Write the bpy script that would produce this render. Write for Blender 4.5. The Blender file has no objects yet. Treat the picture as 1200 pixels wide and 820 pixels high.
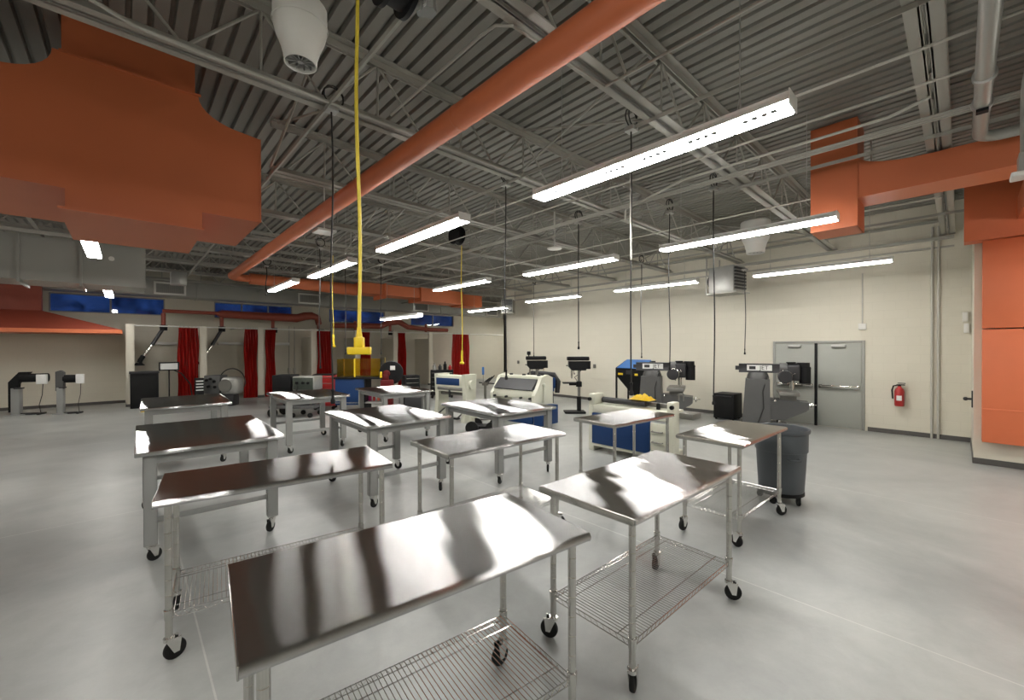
import bpy, bmesh, math, random
from mathutils import Vector, Matrix
random.seed(7)
S = bpy.context.scene
COL = S.collection
PI = math.pi
R = math.radians

# ------------------------------------------------------------------ materials
def nt(name):
    m = bpy.data.materials.new(name); m.use_nodes = True
    n = m.node_tree; b = n.nodes['Principled BSDF']
    return m, n, b

def mat(name, c, rough=0.5, metal=0.0, var=0.06, scale=6.0, bump=0.0, bscale=80.0, spec=0.5, coat=0.0, trans=0.0, alpha=1.0):
    m, n, b = nt(name)
    L = n.links
    tc = n.nodes.new('ShaderNodeTexCoord')
    if var > 0:
        ns = n.nodes.new('ShaderNodeTexNoise'); ns.inputs['Scale'].default_value = scale; ns.inputs['Detail'].default_value = 4
        L.new(tc.outputs['Object'], ns.inputs['Vector'])
        mx = n.nodes.new('ShaderNodeMix'); mx.data_type = 'RGBA'
        mx.inputs['A'].default_value = (c[0]*(1-var), c[1]*(1-var), c[2]*(1-var), 1)
        mx.inputs['B'].default_value = (min(1, c[0]*(1+var)), min(1, c[1]*(1+var)), min(1, c[2]*(1+var)), 1)
        L.new(ns.outputs['Fac'], mx.inputs['Factor']); L.new(mx.outputs['Result'], b.inputs['Base Color'])
    else:
        b.inputs['Base Color'].default_value = (*c, 1)
    b.inputs['Roughness'].default_value = rough
    b.inputs['Metallic'].default_value = metal
    b.inputs['Specular IOR Level'].default_value = spec
    b.inputs['Coat Weight'].default_value = coat
    b.inputs['Transmission Weight'].default_value = trans
    b.inputs['Alpha'].default_value = alpha
    if bump > 0:
        n2 = n.nodes.new('ShaderNodeTexNoise'); n2.inputs['Scale'].default_value = bscale; n2.inputs['Detail'].default_value = 3
        L.new(tc.outputs['Object'], n2.inputs['Vector'])
        bp = n.nodes.new('ShaderNodeBump'); bp.inputs['Strength'].default_value = bump; bp.inputs['Distance'].default_value = 0.01
        L.new(n2.outputs['Fac'], bp.inputs['Height']); L.new(bp.outputs['Normal'], b.inputs['Normal'])
    return m

def emis(name, c, s):
    m, n, b = nt(name)
    b.inputs['Base Color'].default_value = (0.9, 0.9, 0.9, 1)
    b.inputs['Emission Color'].default_value = (*c, 1)
    b.inputs['Emission Strength'].default_value = s
    return m

def led_lens(name, c, strength, half, modules):
    """LED lens strip with rows of small opaque louvre dashes moulded along one edge"""
    m, n, b = nt(name); L = n.links
    tc = n.nodes.new('ShaderNodeTexCoord'); sp = n.nodes.new('ShaderNodeSeparateXYZ'); L.new(tc.outputs['Object'], sp.inputs[0])
    def math_(op, a, k):
        x = n.nodes.new('ShaderNodeMath'); x.operation = op
        for idx, v in ((0, a), (1, k)):
            if isinstance(v, (int, float)): x.inputs[idx].default_value = v
            else: L.new(v, x.inputs[idx])
        return x.outputs[0]
    P = 2*half/modules
    w = math_('SUBTRACT', math_('MODULO', math_('ADD', sp.outputs['Y'], half), P), .08)
    inside = math_('MULTIPLY', math_('GREATER_THAN', w, 0.0), math_('LESS_THAN', w, .24))
    dash = math_('LESS_THAN', math_('FRACT', math_('DIVIDE', w, .06), 0), .62)
    ax = math_('MULTIPLY', sp.outputs['X'], -1.0)
    edge = math_('MULTIPLY', math_('GREATER_THAN', ax, .030), math_('LESS_THAN', ax, .080))
    mask = math_('MULTIPLY', math_('MULTIPLY', inside, dash), edge)
    st = math_('MULTIPLY', math_('SUBTRACT', 1.0, mask), strength)
    b.inputs['Base Color'].default_value = (.2, .2, .2, 1)
    b.inputs['Emission Color'].default_value = (*c, 1); L.new(st, b.inputs['Emission Strength'])
    return m

def block_wall(name, c, axis):
    """painted concrete block; axis = the horizontal world axis of the wall"""
    m, n, b = nt(name); L = n.links
    g = n.nodes.new('ShaderNodeNewGeometry')
    sp = n.nodes.new('ShaderNodeSeparateXYZ'); L.new(g.outputs['Position'], sp.inputs[0])
    cb = n.nodes.new('ShaderNodeCombineXYZ')
    L.new(sp.outputs[axis], cb.inputs['X']); L.new(sp.outputs['Z'], cb.inputs['Y'])
    br = n.nodes.new('ShaderNodeTexBrick'); L.new(cb.outputs[0], br.inputs['Vector'])
    br.inputs['Scale'].default_value = 1.0
    br.inputs['Brick Width'].default_value = 0.406; br.inputs['Row Height'].default_value = 0.203
    br.inputs['Mortar Size'].default_value = 0.006; br.inputs['Mortar Smooth'].default_value = 0.6
    br.inputs['Color1'].default_value = (c[0], c[1], c[2], 1)
    br.inputs['Color2'].default_value = (c[0]*.98, c[1]*.98, c[2]*.978, 1)
    br.inputs['Mortar'].default_value = (c[0]*.94, c[1]*.94, c[2]*.935, 1)
    L.new(br.outputs['Color'], b.inputs['Base Color'])
    bp = n.nodes.new('ShaderNodeBump'); bp.inputs['Strength'].default_value = 0.2; bp.inputs['Distance'].default_value = 0.01; bp.invert = True
    L.new(br.outputs['Fac'], bp.inputs['Height']); L.new(bp.outputs['Normal'], b.inputs['Normal'])
    b.inputs['Roughness'].default_value = 0.55
    return m

def floor_mat():
    m, n, b = nt('polished_concrete'); L = n.links
    g = n.nodes.new('ShaderNodeNewGeometry')
    def noise(sc, det, dist=0.0, rough=0.55):
        x = n.nodes.new('ShaderNodeTexNoise'); x.inputs['Scale'].default_value = sc; x.inputs['Detail'].default_value = det
        x.inputs['Distortion'].default_value = dist; x.inputs['Roughness'].default_value = rough
        L.new(g.outputs['Position'], x.inputs['Vector']); return x
    n1 = noise(0.45, 6, 0.6); n2 = noise(3.5, 8, 0.3, 0.7); n3 = noise(60, 3)
    def mixc(fac, a, bb, blend='MIX'):
        x = n.nodes.new('ShaderNodeMix'); x.data_type = 'RGBA'; x.blend_type = blend
        if hasattr(fac, 'links'): L.new(fac, x.inputs['Factor'])
        else: x.inputs['Factor'].default_value = fac
        for k, v in (('A', a), ('B', bb)):
            if isinstance(v, tuple): x.inputs[k].default_value = v
            else: L.new(v, x.inputs[k])
        return x.outputs['Result']
    r1 = n.nodes.new('ShaderNodeValToRGB'); L.new(n1.outputs['Fac'], r1.inputs[0])
    r1.color_ramp.elements[0].position = 0.35; r1.color_ramp.elements[1].position = 0.65
    c1 = mixc(r1.outputs[0], (0.262, 0.272, 0.266, 1), (0.405, 0.413, 0.396, 1))
    r2 = n.nodes.new('ShaderNodeValToRGB'); L.new(n2.outputs['Fac'], r2.inputs[0])
    r2.color_ramp.elements[0].position = 0.3; r2.color_ramp.elements[0].color = (0.42, 0.42, 0.42, 1)
    r2.color_ramp.elements[1].position = 0.7; r2.color_ramp.elements[1].color = (0.60, 0.60, 0.60, 1)
    c2 = mixc(0.55, c1, r2.outputs[0], 'OVERLAY')
    # saw-cut control joints, pale filled lines
    sp = n.nodes.new('ShaderNodeSeparateXYZ'); L.new(g.outputs['Position'], sp.inputs[0])
    tot = None
    for axis, k in (('X', 0.36), ('X', 3.86), ('X', 7.36), ('Y', 6.9), ('Y', 12.4), ('X', -3.14), ('X', 10.86), ('Y', 17.9)):
        a = n.nodes.new('ShaderNodeMath'); a.operation = 'SUBTRACT'; L.new(sp.outputs[axis], a.inputs[0]); a.inputs[1].default_value = k
        bb = n.nodes.new('ShaderNodeMath'); bb.operation = 'ABSOLUTE'; L.new(a.outputs[0], bb.inputs[0])
        cc = n.nodes.new('ShaderNodeMath'); cc.operation = 'LESS_THAN'; L.new(bb.outputs[0], cc.inputs[0]); cc.inputs[1].default_value = 0.0055
        if tot is None: tot = cc.outputs[0]
        else:
            d = n.nodes.new('ShaderNodeMath'); d.operation = 'MAXIMUM'; L.new(tot, d.inputs[0]); L.new(cc.outputs[0], d.inputs[1]); tot = d.outputs[0]
    e = n.nodes.new('ShaderNodeMath'); e.operation = 'MULTIPLY'; L.new(tot, e.inputs[0]); L.new(n2.outputs['Fac'], e.inputs[1])
    c3 = mixc(e.outputs[0], c2, (0.62, 0.62, 0.58, 1))
    L.new(c3, b.inputs['Base Color'])
    rr = n.nodes.new('ShaderNodeMapRange'); L.new(n2.outputs['Fac'], rr.inputs['Value'])
    rr.inputs['To Min'].default_value = 0.26; rr.inputs['To Max'].default_value = 0.46
    L.new(rr.outputs[0], b.inputs['Roughness'])
    bp = n.nodes.new('ShaderNodeBump'); bp.inputs['Strength'].default_value = 0.05; bp.inputs['Distance'].default_value = 0.01
    L.new(n3.outputs['Fac'], bp.inputs['Height']); L.new(bp.outputs['Normal'], b.inputs['Normal'])
    b.inputs['Specular IOR Level'].default_value = 0.6
    return m

def steel_top(name, c, rough, wave, wscale, aniso):
    """sheet stainless: slightly wavy (oil-canned), brushed so that reflections draw out across the width"""
    m, n, b = nt(name); L = n.links
    g = n.nodes.new('ShaderNodeTexCoord')
    info = n.nodes.new('ShaderNodeObjectInfo')
    mp = n.nodes.new('ShaderNodeVectorMath'); mp.operation = 'MULTIPLY_ADD'
    L.new(info.outputs['Random'], mp.inputs[0]); mp.inputs[1].default_value = (37, 19, 0)
    L.new(g.outputs['Object'], mp.inputs[2])
    mg = n.nodes.new('ShaderNodeMapping'); mg.inputs['Scale'].default_value = (1.0, 0.38, 1.0); L.new(mp.outputs[0], mg.inputs['Vector'])
    a = n.nodes.new('ShaderNodeTexNoise'); a.inputs['Scale'].default_value = wscale; a.inputs['Detail'].default_value = 1.0; a.inputs['Distortion'].default_value = 0.4
    L.new(mg.outputs[0], a.inputs['Vector'])
    bp = n.nodes.new('ShaderNodeBump'); bp.inputs['Strength'].default_value = wave; bp.inputs['Distance'].default_value = 0.05; L.new(a.outputs['Fac'], bp.inputs['Height'])
    an = n.nodes.new('ShaderNodeBsdfAnisotropic'); an.distribution = 'BECKMANN'
    L.new(bp.outputs['Normal'], an.inputs['Normal'])
    an.inputs['Roughness'].default_value = rough; an.inputs['Color'].default_value = (*c, 1); an.inputs['Anisotropy'].default_value = aniso
    L.new(an.outputs[0], n.nodes['Material Output'].inputs['Surface']); n.nodes.remove(b)
    vt = n.nodes.new('ShaderNodeVectorTransform'); vt.vector_type = 'VECTOR'; vt.convert_from = 'OBJECT'; vt.convert_to = 'WORLD'
    vt.inputs[0].default_value = (1, 0, 0); L.new(vt.outputs[0], an.inputs['Tangent'])
    return m

def glass_mat(name, c, rough=0.02, alpha=0.35):
    m = bpy.data.materials.new(name); m.use_nodes = True; n = m.node_tree; n.nodes.clear(); L = n.links
    o = n.nodes.new('ShaderNodeOutputMaterial'); t = n.nodes.new('ShaderNodeBsdfTransparent'); t.inputs[0].default_value = (*c, 1)
    g = n.nodes.new('ShaderNodeBsdfGlossy'); g.inputs['Roughness'].default_value = rough
    fr = n.nodes.new('ShaderNodeFresnel'); fr.inputs['IOR'].default_value = 1.5
    mx = n.nodes.new('ShaderNodeMixShader'); L.new(fr.outputs[0], mx.inputs[0]); L.new(t.outputs[0], mx.inputs[1]); L.new(g.outputs[0], mx.inputs[2])
    L.new(mx.outputs[0], o.inputs[0]); return m

M = {}
M['floor'] = floor_mat()
CREAM = (0.655, 0.62, 0.52)
M['block_y'] = block_wall('cream_block_y', CREAM, 'Y')
M['block_x'] = block_wall('cream_block_x', CREAM, 'X')
M['cream'] = mat('cream_paint', (0.66, 0.62, 0.52), 0.5, var=0.03)
M['deck'] = mat('deck_paint', (0.235, 0.228, 0.203), 0.55, var=0.10, scale=1.5)
M['joist'] = mat('joist_paint', (0.37, 0.36, 0.32), 0.5, var=0.10, scale=2)
M['galv'] = mat('galvanised', (0.42, 0.42, 0.40), 0.42, 0.6, var=0.12, scale=9)
M['conduit'] = mat('conduit_paint', (0.48, 0.465, 0.42), 0.45, 0.1, var=0.06)
M['orange'] = mat('orange_duct_paint', (0.56, 0.150, 0.058), 0.48, var=0.05, scale=2.0)
M['orange_wall'] = mat('orange_wall_paint', (0.66, 0.165, 0.065), 0.5, var=0.04)
M['greyduct'] = mat('grey_duct_paint', (0.33, 0.33, 0.305), 0.3, 0.0, var=0.06, scale=1.5)
M['white'] = mat('white_enamel', (0.75, 0.74, 0.70), 0.4, var=0.03)
M['housing'] = mat('lamp_housing', (0.85, 0.85, 0.83), 0.4, var=0.02)
M['light'] = led_lens('led_lens', (1.0, 0.975, 0.92), 55.0, 1.19, 6)
M['door'] = mat('door_grey', (0.35, 0.36, 0.325), 0.45, var=0.03)
M['frame'] = mat('door_frame_grey', (0.29, 0.29, 0.265), 0.45, var=0.03)
M['base'] = mat('rubber_base', (0.085, 0.08, 0.075), 0.5, var=0.1)
M['steel'] = steel_top('stainless_sheet', (0.60, 0.595, 0.60), 0.26, 0.14, 3.0, 0.87)
M['steel_flat'] = steel_top('stainless_bench_sheet', (0.62, 0.625, 0.64), 0.25, 0.09, 2.4, 0.80)
M['tube'] = mat('stainless_tube', (0.58, 0.57, 0.54), 0.26, 1.0, var=0.05)
M['chrome'] = mat('chrome', (0.72, 0.71, 0.69), 0.14, 1.0, var=0.03)
M['grey'] = mat('bench_grey_paint', (0.30, 0.305, 0.295), 0.42, var=0.05)
M['black'] = mat('black_paint', (0.008, 0.008, 0.009), 0.55, var=0.2, spec=0.2)
M['rubber'] = mat('black_rubber', (0.012, 0.012, 0.012), 0.65, var=0.2, spec=0.2)
M['cord'] = mat('black_cord', (0.016, 0.015, 0.014), 0.5, var=0.1)
M['yellow'] = mat('yellow_plastic', (0.85, 0.60, 0.02), 0.4, var=0.04)
M['yellow_dark'] = mat('yellow_cord_jacket', (0.78, 0.60, 0.06), 0.42, var=0.04)
M['red'] = mat('red_paint', (0.38, 0.018, 0.018), 0.35, var=0.1)
M['fume'] = mat('dull_red_duct_and_hood_shade', (0.27, 0.055, 0.032), 0.5, var=0.08)  # fume duct's own dull red; on the exhaust hood it paints in shade
M['darkred'] = mat('dark_red_paint', (0.11, 0.007, 0.007), 0.5, var=0.2, spec=0.3)
M['curtain'] = mat('red_vinyl', (0.62, 0.030, 0.026), 0.2, var=0.15, coat=0.4, scale=3)
M['blue'] = mat('blue_paint', (0.010, 0.038, 0.125), 0.5, var=0.06, spec=0.25)
M['lidblue'] = mat('bright_blue_paint', (0.04, 0.15, 0.42), 0.4, var=0.05)
M['machgrey'] = mat('machine_grey', (0.085, 0.085, 0.085), 0.42, var=0.08, scale=10)
M['ivory'] = mat('machine_ivory', (0.60, 0.60, 0.50), 0.4, var=0.06)
M['iron'] = mat('cast_iron', (0.20, 0.195, 0.18), 0.4, 0.6, var=0.1)
M['dark'] = mat('dark_steel', (0.032, 0.032, 0.035), 0.42, 0.3, var=0.15)
M['bin'] = mat('bin_plastic', (0.068, 0.077, 0.086), 0.5, var=0.06)
M['tan'] = mat('tan_wood', (0.36, 0.25, 0.15), 0.6, var=0.15)
M['label'] = mat('white_label', (0.78, 0.78, 0.76), 0.5, var=0.02)
M['amber'] = glass_mat('amber_shield', (1.0, 0.88, 0.30), 0.05)
M['pane'] = glass_mat('window_glass', (0.85, 0.9, 0.95), 0.03)
M['clear'] = mat('clear_plastic', (0.8, 0.82, 0.8), 0.12, 0.0, var=0.05, trans=0.7)
M['magenta'] = mat('magenta_plastic', (0.30, 0.02, 0.10), 0.4)
M['coral'] = mat('coral_plastic', (0.65, 0.12, 0.06), 0.4)
M['greenpanel'] = mat('dark_green_panel', (0.035, 0.045, 0.035), 0.4, var=0.3, scale=14)

# ------------------------------------------------------------------ mesh builder
class MB:
    def __init__(s): s.bm = bmesh.new()
    def _x(s, vs, mtx):
        if mtx is not None: bmesh.ops.transform(s.bm, matrix=mtx, verts=vs)
    def box(s, x0, x1, y0, y1, z0, z1, bev=0.0, seg=2, mtx=None):
        r = bmesh.ops.create_cube(s.bm, size=1.0); vs = r['verts']
        for v in vs:
            v.co = Vector(((x0+x1)/2 + v.co.x*(x1-x0), (y0+y1)/2 + v.co.y*(y1-y0), (z0+z1)/2 + v.co.z*(z1-z0)))
        if bev > 0:
            es = list({e for v in vs for e in v.link_edges})
            o = bmesh.ops.bevel(s.bm, geom=es, offset=bev, segments=seg, affect='EDGES', profile=0.5, clamp_overlap=True)
            vs = list({v for f in o['faces'] for v in f.verts} | {v for v in vs if v.is_valid})
        s._x(vs, mtx); return s
    def cyl(s, p, q, r, r2=None, n=16, cap=True):
        p, q = Vector(p), Vector(q); r2 = r if r2 is None else r2
        d = q - p; L = d.length
        if L < 1e-6: return s
        rot = d.to_track_quat('Z', 'Y').to_matrix().to_4x4()
        bmesh.ops.create_cone(s.bm, cap_ends=cap, segments=n, radius1=r, radius2=r2, depth=L, matrix=Matrix.Translation((p+q)/2) @ rot)
        return s
    def tube(s, pts, r, n=8, closed=False):
        pts = [Vector(p) for p in pts]; N = len(pts); rings = []
        up = Vector((0, 0, 1)); prev = None
        for i, p in enumerate(pts):
            if closed: t = pts[(i+1) % N] - pts[i-1]
            else: t = pts[min(i+1, N-1)] - pts[max(i-1, 0)]
            t.normalize()
            if prev is None:
                a = up if abs(t.z) < 0.9 else Vector((1, 0, 0)); x = t.cross(a).normalized()
            else: x = (prev - t*prev.dot(t)).normalized()
            prev = x; y = t.cross(x)
            rr = r[i] if isinstance(r, (list, tuple)) else r
            rings.append([s.bm.verts.new(p + (x*math.cos(2*PI*k/n) + y*math.sin(2*PI*k/n))*rr) for k in range(n)])
        for i in range(N if closed else N-1):
            a, b = rings[i], rings[(i+1) % N]
            for k in range(n): s.bm.faces.new((a[k], a[(k+1) % n], b[(k+1) % n], b[k]))
        if not closed:
            s.bm.faces.new(rings[0][::-1]); s.bm.faces.new(rings[-1])
        return s
    def lathe(s, prof, n=28, c=(0, 0, 0), axis='z', cap=True):
        c = Vector(c); rings = []
        for (r, h) in prof:
            ring = []
            for k in range(n):
                a = 2*PI*k/n; u, v = math.cos(a)*r, math.sin(a)*r
                co = {'z': (u, v, h), 'x': (h, u, v), 'y': (v, h, u)}[axis]
                ring.append(s.bm.verts.new(c + Vector(co)))
            rings.append(ring)
        for a, b in zip(rings, rings[1:]):
            for k in range(n): s.bm.faces.new((a[k], a[(k+1) % n], b[(k+1) % n], b[k]))
        if cap:
            s.bm.faces.new(rings[0][::-1]); s.bm.faces.new(rings[-1])
        return s
    def prism(s, poly, a, b, axis='y', mtx=None):
        """polygon extruded along axis: y -> poly=(x,z), x -> poly=(y,z), z -> poly=(x,y)"""
        def co(p, t): return {'y': (p[0], t, p[1]), 'x': (t, p[0], p[1]), 'z': (p[0], p[1], t)}[axis]
        A = [s.bm.verts.new(co(p, a)) for p in poly]; B = [s.bm.verts.new(co(p, b)) for p in poly]
        s.bm.faces.new(A[::-1]); s.bm.faces.new(B)
        n = len(poly)
        for k in range(n): s.bm.faces.new((A[k], A[(k+1) % n], B[(k+1) % n], B[k]))
        s._x(A+B, mtx); return s
    def frustum(s, lo, hi, z0, z1):
        """lo/hi = (x0,x1,y0,y1) rectangles"""
        f = lambda r, z: [s.bm.verts.new((r[0], r[2], z)), s.bm.verts.new((r[1], r[2], z)), s.bm.verts.new((r[1], r[3], z)), s.bm.verts.new((r[0], r[3], z))]
        A, B = f(lo, z0), f(hi, z1)
        s.bm.faces.new(A[::-1]); s.bm.faces.new(B)
        for k in range(4): s.bm.faces.new((A[k], A[(k+1) % 4], B[(k+1) % 4], B[k]))
        return s
    def sphere(s, c, r, n=16, sc=(1, 1, 1)):
        bmesh.ops.create_uvsphere(s.bm, u_segments=n, v_segments=max(6, n//2), radius=r, matrix=Matrix.Translation(c) @ Matrix.Diagonal((*sc, 1)))
        return s
    def build(s, name, m, parent=None, smooth=32, label=None):
        bmesh.ops.recalc_face_normals(s.bm, faces=s.bm.faces)
        me = bpy.data.meshes.new(name); s.bm.to_mesh(me); s.bm.free()
        me.materials.append(M[m] if isinstance(m, str) else m)
        if smooth:
            for p in me.polygons: p.use_smooth = True
            me.set_sharp_from_angle(angle=R(smooth))
        o = bpy.data.objects.new(name, me); COL.objects.link(o)
        if parent is not None: o.parent = parent
        if label: o['label'] = label
        return o

def thing(name, label, cat, loc=(0, 0, 0), rz=0.0, group=None):
    o = bpy.data.objects.new(name, None); COL.objects.link(o); o.empty_display_size = 0.1
    o.location = loc; o.rotation_euler = (0, 0, rz); o['label'] = label; o['category'] = cat
    if group: o['group'] = group
    return o
def tag(o, label, cat, group=None):
    o['label'] = label; o['category'] = cat
    if group: o['group'] = group
    return o
def struct(o): o['kind'] = 'structure'; return o
def dup(root, loc=None, rz=None, label=None, group=None):
    c = root.copy(); COL.objects.link(c)
    if loc is not None: c.location = loc
    if rz is not None: c.rotation_euler = (0, 0, rz)
    if label: c['label'] = label
    if group: c['group'] = group
    for ch in list(root.children):
        d = ch.copy(); COL.objects.link(d); d.parent = c
        for g in list(ch.children):
            e = g.copy(); COL.objects.link(e); e.parent = d
    return c
def lettering(txt, size, loc, rot, m, parent, name='lettering', ext=0.002):
    cu = bpy.data.curves.new(name, 'FONT'); cu.body = txt; cu.size = size; cu.extrude = ext; cu.align_x = 'CENTER'; cu.align_y = 'CENTER'
    cu.materials.append(M[m])
    q = bpy.data.objects.new('text_source', cu); COL.objects.link(q)
    bpy.context.view_layer.update(); me = bpy.data.meshes.new_from_object(q.evaluated_get(bpy.context.evaluated_depsgraph_get()))
    bpy.data.objects.remove(q); me.name = name
    if not me.materials: me.materials.append(M[m])
    o = bpy.data.objects.new(name, me); COL.objects.link(o); o.location = loc; o.rotation_euler = rot; o.parent = parent
    return o
def arc(c, r, a0, a1, n, plane='xz'):
    out = []
    for k in range(n+1):
        a = a0 + (a1-a0)*k/n; u, v = r*math.cos(a), r*math.sin(a)
        out.append({'xz': (c[0]+u, c[1], c[2]+v), 'yz': (c[0], c[1]+u, c[2]+v), 'xy': (c[0]+u, c[1]+v, c[2])}[plane])
    return out

# ------------------------------------------------------------------ the room
XW, YB, ZD = 12.9, 21.0, 5.1          # door wall, booth wall, underside of the roof deck
X0, Y0, XF = -7.5, -7.0, 18.7
struct(MB().box(X0-.2, XF+.2, Y0-.2, YB+.2, -0.2, 0).build('floor', 'floor', smooth=0))
# corrugated roof deck, ribs along Y
b = MB(); P = 0.152; x = X0-.2; poly = []
while x < XF+.3:
    poly += [(x, ZD), (x+0.100, ZD), (x+0.112, ZD+0.05), (x+0.140, ZD+0.05)]; x += P
poly += [(x, ZD), (x, ZD+0.15), (X0-.2, ZD+0.15)]
b.prism(poly, Y0-.2, YB+.2, 'y'); struct(b.build('ceiling', 'deck', smooth=0))
H = ZD+.02
struct(MB().box(XW, XW+.2, -.15, 14.5, 0, H).build('wall_right', 'block_y', smooth=0))
struct(MB().box(XW, XF, 14.3, 14.5, 0, H).build('wall_recess_return', 'block_x', smooth=0))
struct(MB().box(XF, XF+.2, 14.5, YB, 0, H).build('wall_recess', 'block_y', smooth=0))
struct(MB().box(10.65, XW+.2, -.35, -.15, 0, H).build('wall_jog', 'cream', smooth=0))
struct(MB().box(10.65, 10.85, Y0, -.35, 0, H).build('wall_alcove', 'cream', smooth=0))
struct(MB().box(X0-.2, 10.85, Y0-.2, Y0, 0, H).build('wall_rear', 'block_x', smooth=0))
struct(MB().box(X0-.2, X0, Y0, YB, 0, H).build('wall_left', 'block_y', smooth=0))
# booth wall with window openings
WIN = [(-6.5, -3.6), (-1.95, 1.08), (2.65, 5.6), (7.25, 10.15), (11.7, 14.6)]; WZ0, WZ1 = 3.27, 3.92
b = MB(); b.box(X0-.2, XF+.2, YB, YB+.2, 0, WZ0).box(X0-.2, XF+.2, YB, YB+.2, WZ1, H)
xs = [X0-.2] + [v for w in WIN for v in w] + [XF+.2]
for k in range(0, len(xs), 2): b.box(xs[k], xs[k+1], YB, YB+.2, WZ0, WZ1)
struct(b.build('wall_booth', 'block_x', smooth=0))
for i, (a, c) in enumerate(WIN):
    b = MB(); t = .035
    b.box(a, c, YB+.02, YB+.1, WZ0, WZ0+t).box(a, c, YB+.02, YB+.1, WZ1-t, WZ1).box(a, a+t, YB+.02, YB+.1, WZ0+t, WZ1-t).box(c-t, c, YB+.02, YB+.1, WZ0+t, WZ1-t)
    for f in ((.33, .67) if i == 2 else (.5,)):
        m_ = a+(c-a)*f; b.box(m_-.025, m_+.025, YB+.02, YB+.1, WZ0+t, WZ1-t)
    w = struct(b.build('window_%d' % (i+1), 'frame', smooth=0))
    MB().box(a+.02, c-.02, YB+.055, YB+.065, WZ0+.02, WZ1-.02).build('pane', 'pane', w, smooth=0)
# rubber base
for nm, bx in dict(baseboard_right=(XW-.012, XW, -.15, 14.3), baseboard_alcove=(10.638, 10.65, Y0, -.14), baseboard_jog=(10.65, XW, -.15, -.138)).items():
    if nm == 'baseboard_right':
        b = MB().box(bx[0], bx[1], -.15, 1.5, 0, .1).box(bx[0], bx[1], 3.52, 14.3, 0, .1)
    else: b = MB().box(*bx, 0, .1)
    struct(b.build(nm, 'base', smooth=0))
struct(MB().box(X0, -.06, YB-.012, YB, 0, .1).build('baseboard_booth', 'base', smooth=0))
# roof joists (double angle chords, bar webs) every 2.1 m, running along X
JY = [-6.15, -4.05, -1.95, .19, 2.18, 4.29, 6.38, 8.48, 10.58, 12.68, 14.78, 16.88, 18.98]
for i, y in enumerate(JY):
    x1 = XW if y < 14.4 else XF
    if y < -.3: x1 = 10.65
    if abs(y-6.38) < .01: segs = ((1.45, x1), (X0, -2.2))
    else: segs = ((X0, x1),)
    b = MB(); zb = 4.40
    for (a, c) in segs:
        for s in (-1, 1):
            b.box(a, c, y+s*.012 if s > 0 else y-.105, y+.105 if s > 0 else y-.012, zb, zb+.012)   # bottom chord, flat legs
            b.box(a, c, y+s*.024-.006, y+s*.024+.006, zb, zb+.085)
            b.box(a, c, y+.012 if s > 0 else y-.095, y+.095 if s > 0 else y-.012, ZD-.014, ZD-.001)
            b.box(a, c, y+s*.024-.006, y+s*.024+.006, ZD-.08, ZD-.001)
        x = a+.15; up = True; n = 0
        while x+.62 < c:
            b.cyl((x, y, zb+.05), (x+.55, y, ZD-.05), .014, n=6); b.cyl((x+.55, y, ZD-.05), (x+1.1, y, zb+.05), .014, n=6)
            b.cyl((x+.55, y, zb+.05), (x+.55, y, ZD-.05), .012, n=6)
            x += 1.1
    struct(b.build('ceiling_joist', 'joist', smooth=0))
# bridging struts along Y under the bottom chords
for x in (-1.3, 1.47, 4.05, 6.72, 10.75):
    y1 = 14.2 if x > 12 else YB-.05
    b = MB().prism([(x-.022, 4.355), (x-.016, 4.355), (x-.016, 4.39), (x+.022, 4.39), (x+.022, 4.398), (x-.022, 4.398)], Y0, y1, 'y')
    struct(b.build('ceiling_bridging', 'joist', smooth=0))
# diagonal bracing between chords
for (x, y) in ((1.47, 4.29), (4.05, 2.18), (6.72, 4.29), (6.72, 2.18), (10.75, 2.18), (1.47, 6.6), (4.05, 6.38), (10.75, 4.29), (6.72, 6.38), (4.05, 8.48)):
    if y == 6.6: continue
    b = MB().cyl((x+.05, y+.05, 4.42), (x+.05, y+2.0, ZD-.05), .016, n=6).cyl((x-.05, y+.05, ZD-.05), (x-.05, y+2.0, 4.42), .016, n=6)
    struct(b.build('ceiling_cross_brace', 'joist', smooth=0))
# steel ledger along the door wall
struct(MB().box(XW-.1, XW, 0.1, 14.3, 4.30, 4.36).box(XW-.03, XW, .1, 14.3, 4.12, 4.16).box(XW-.05, XW, .1, 14.3, 4.68, 4.74).build('trim_1', 'joist', smooth=0))

# ------------------------------------------------------------------ double door
def door():
    x = XW; ya, yb = 1.55, 3.47; h = 2.15
    b = MB()
    b.box(x-.03, x+.02, ya, ya+.06, 0, h, .005).box(x-.03, x+.02, yb-.06, yb, 0, h, .005).box(x-.03, x+.02, ya+.06, yb-.06, h-.06, h, .005)
    f = struct(b.build('door_1', 'frame'))
    mid = (ya+yb)/2
    for s, (a, c) in enumerate(((ya+.065, mid-.03), (mid+.03, yb-.065))):
        l = MB().box(x-.012, x+.01, a, c, .01, h-.065, .004).build('door_leaf', 'door', f)
        MB().box(x-.075, x-.012, (a+c)/2-.14, (a+c)/2+.14, h-.165, h-.095, .008).build('door_closer', 'galv', l)
        bb = MB().box(x-.085, x-.045, a+.06, c-.04, .98, 1.05, .01).box(x-.06, x-.012, a+.03, a+.14, .97, 1.06, .01).box(x-.06, x-.012, c-.14, c-.03, .97, 1.06, .01)
        bb.build('panic_bar', 'chrome', l)
    MB().box(x-.035, x+.01, mid-.03, mid+.03, .0, h-.06, .004).build('centre_post', 'black', f)
door()

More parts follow.
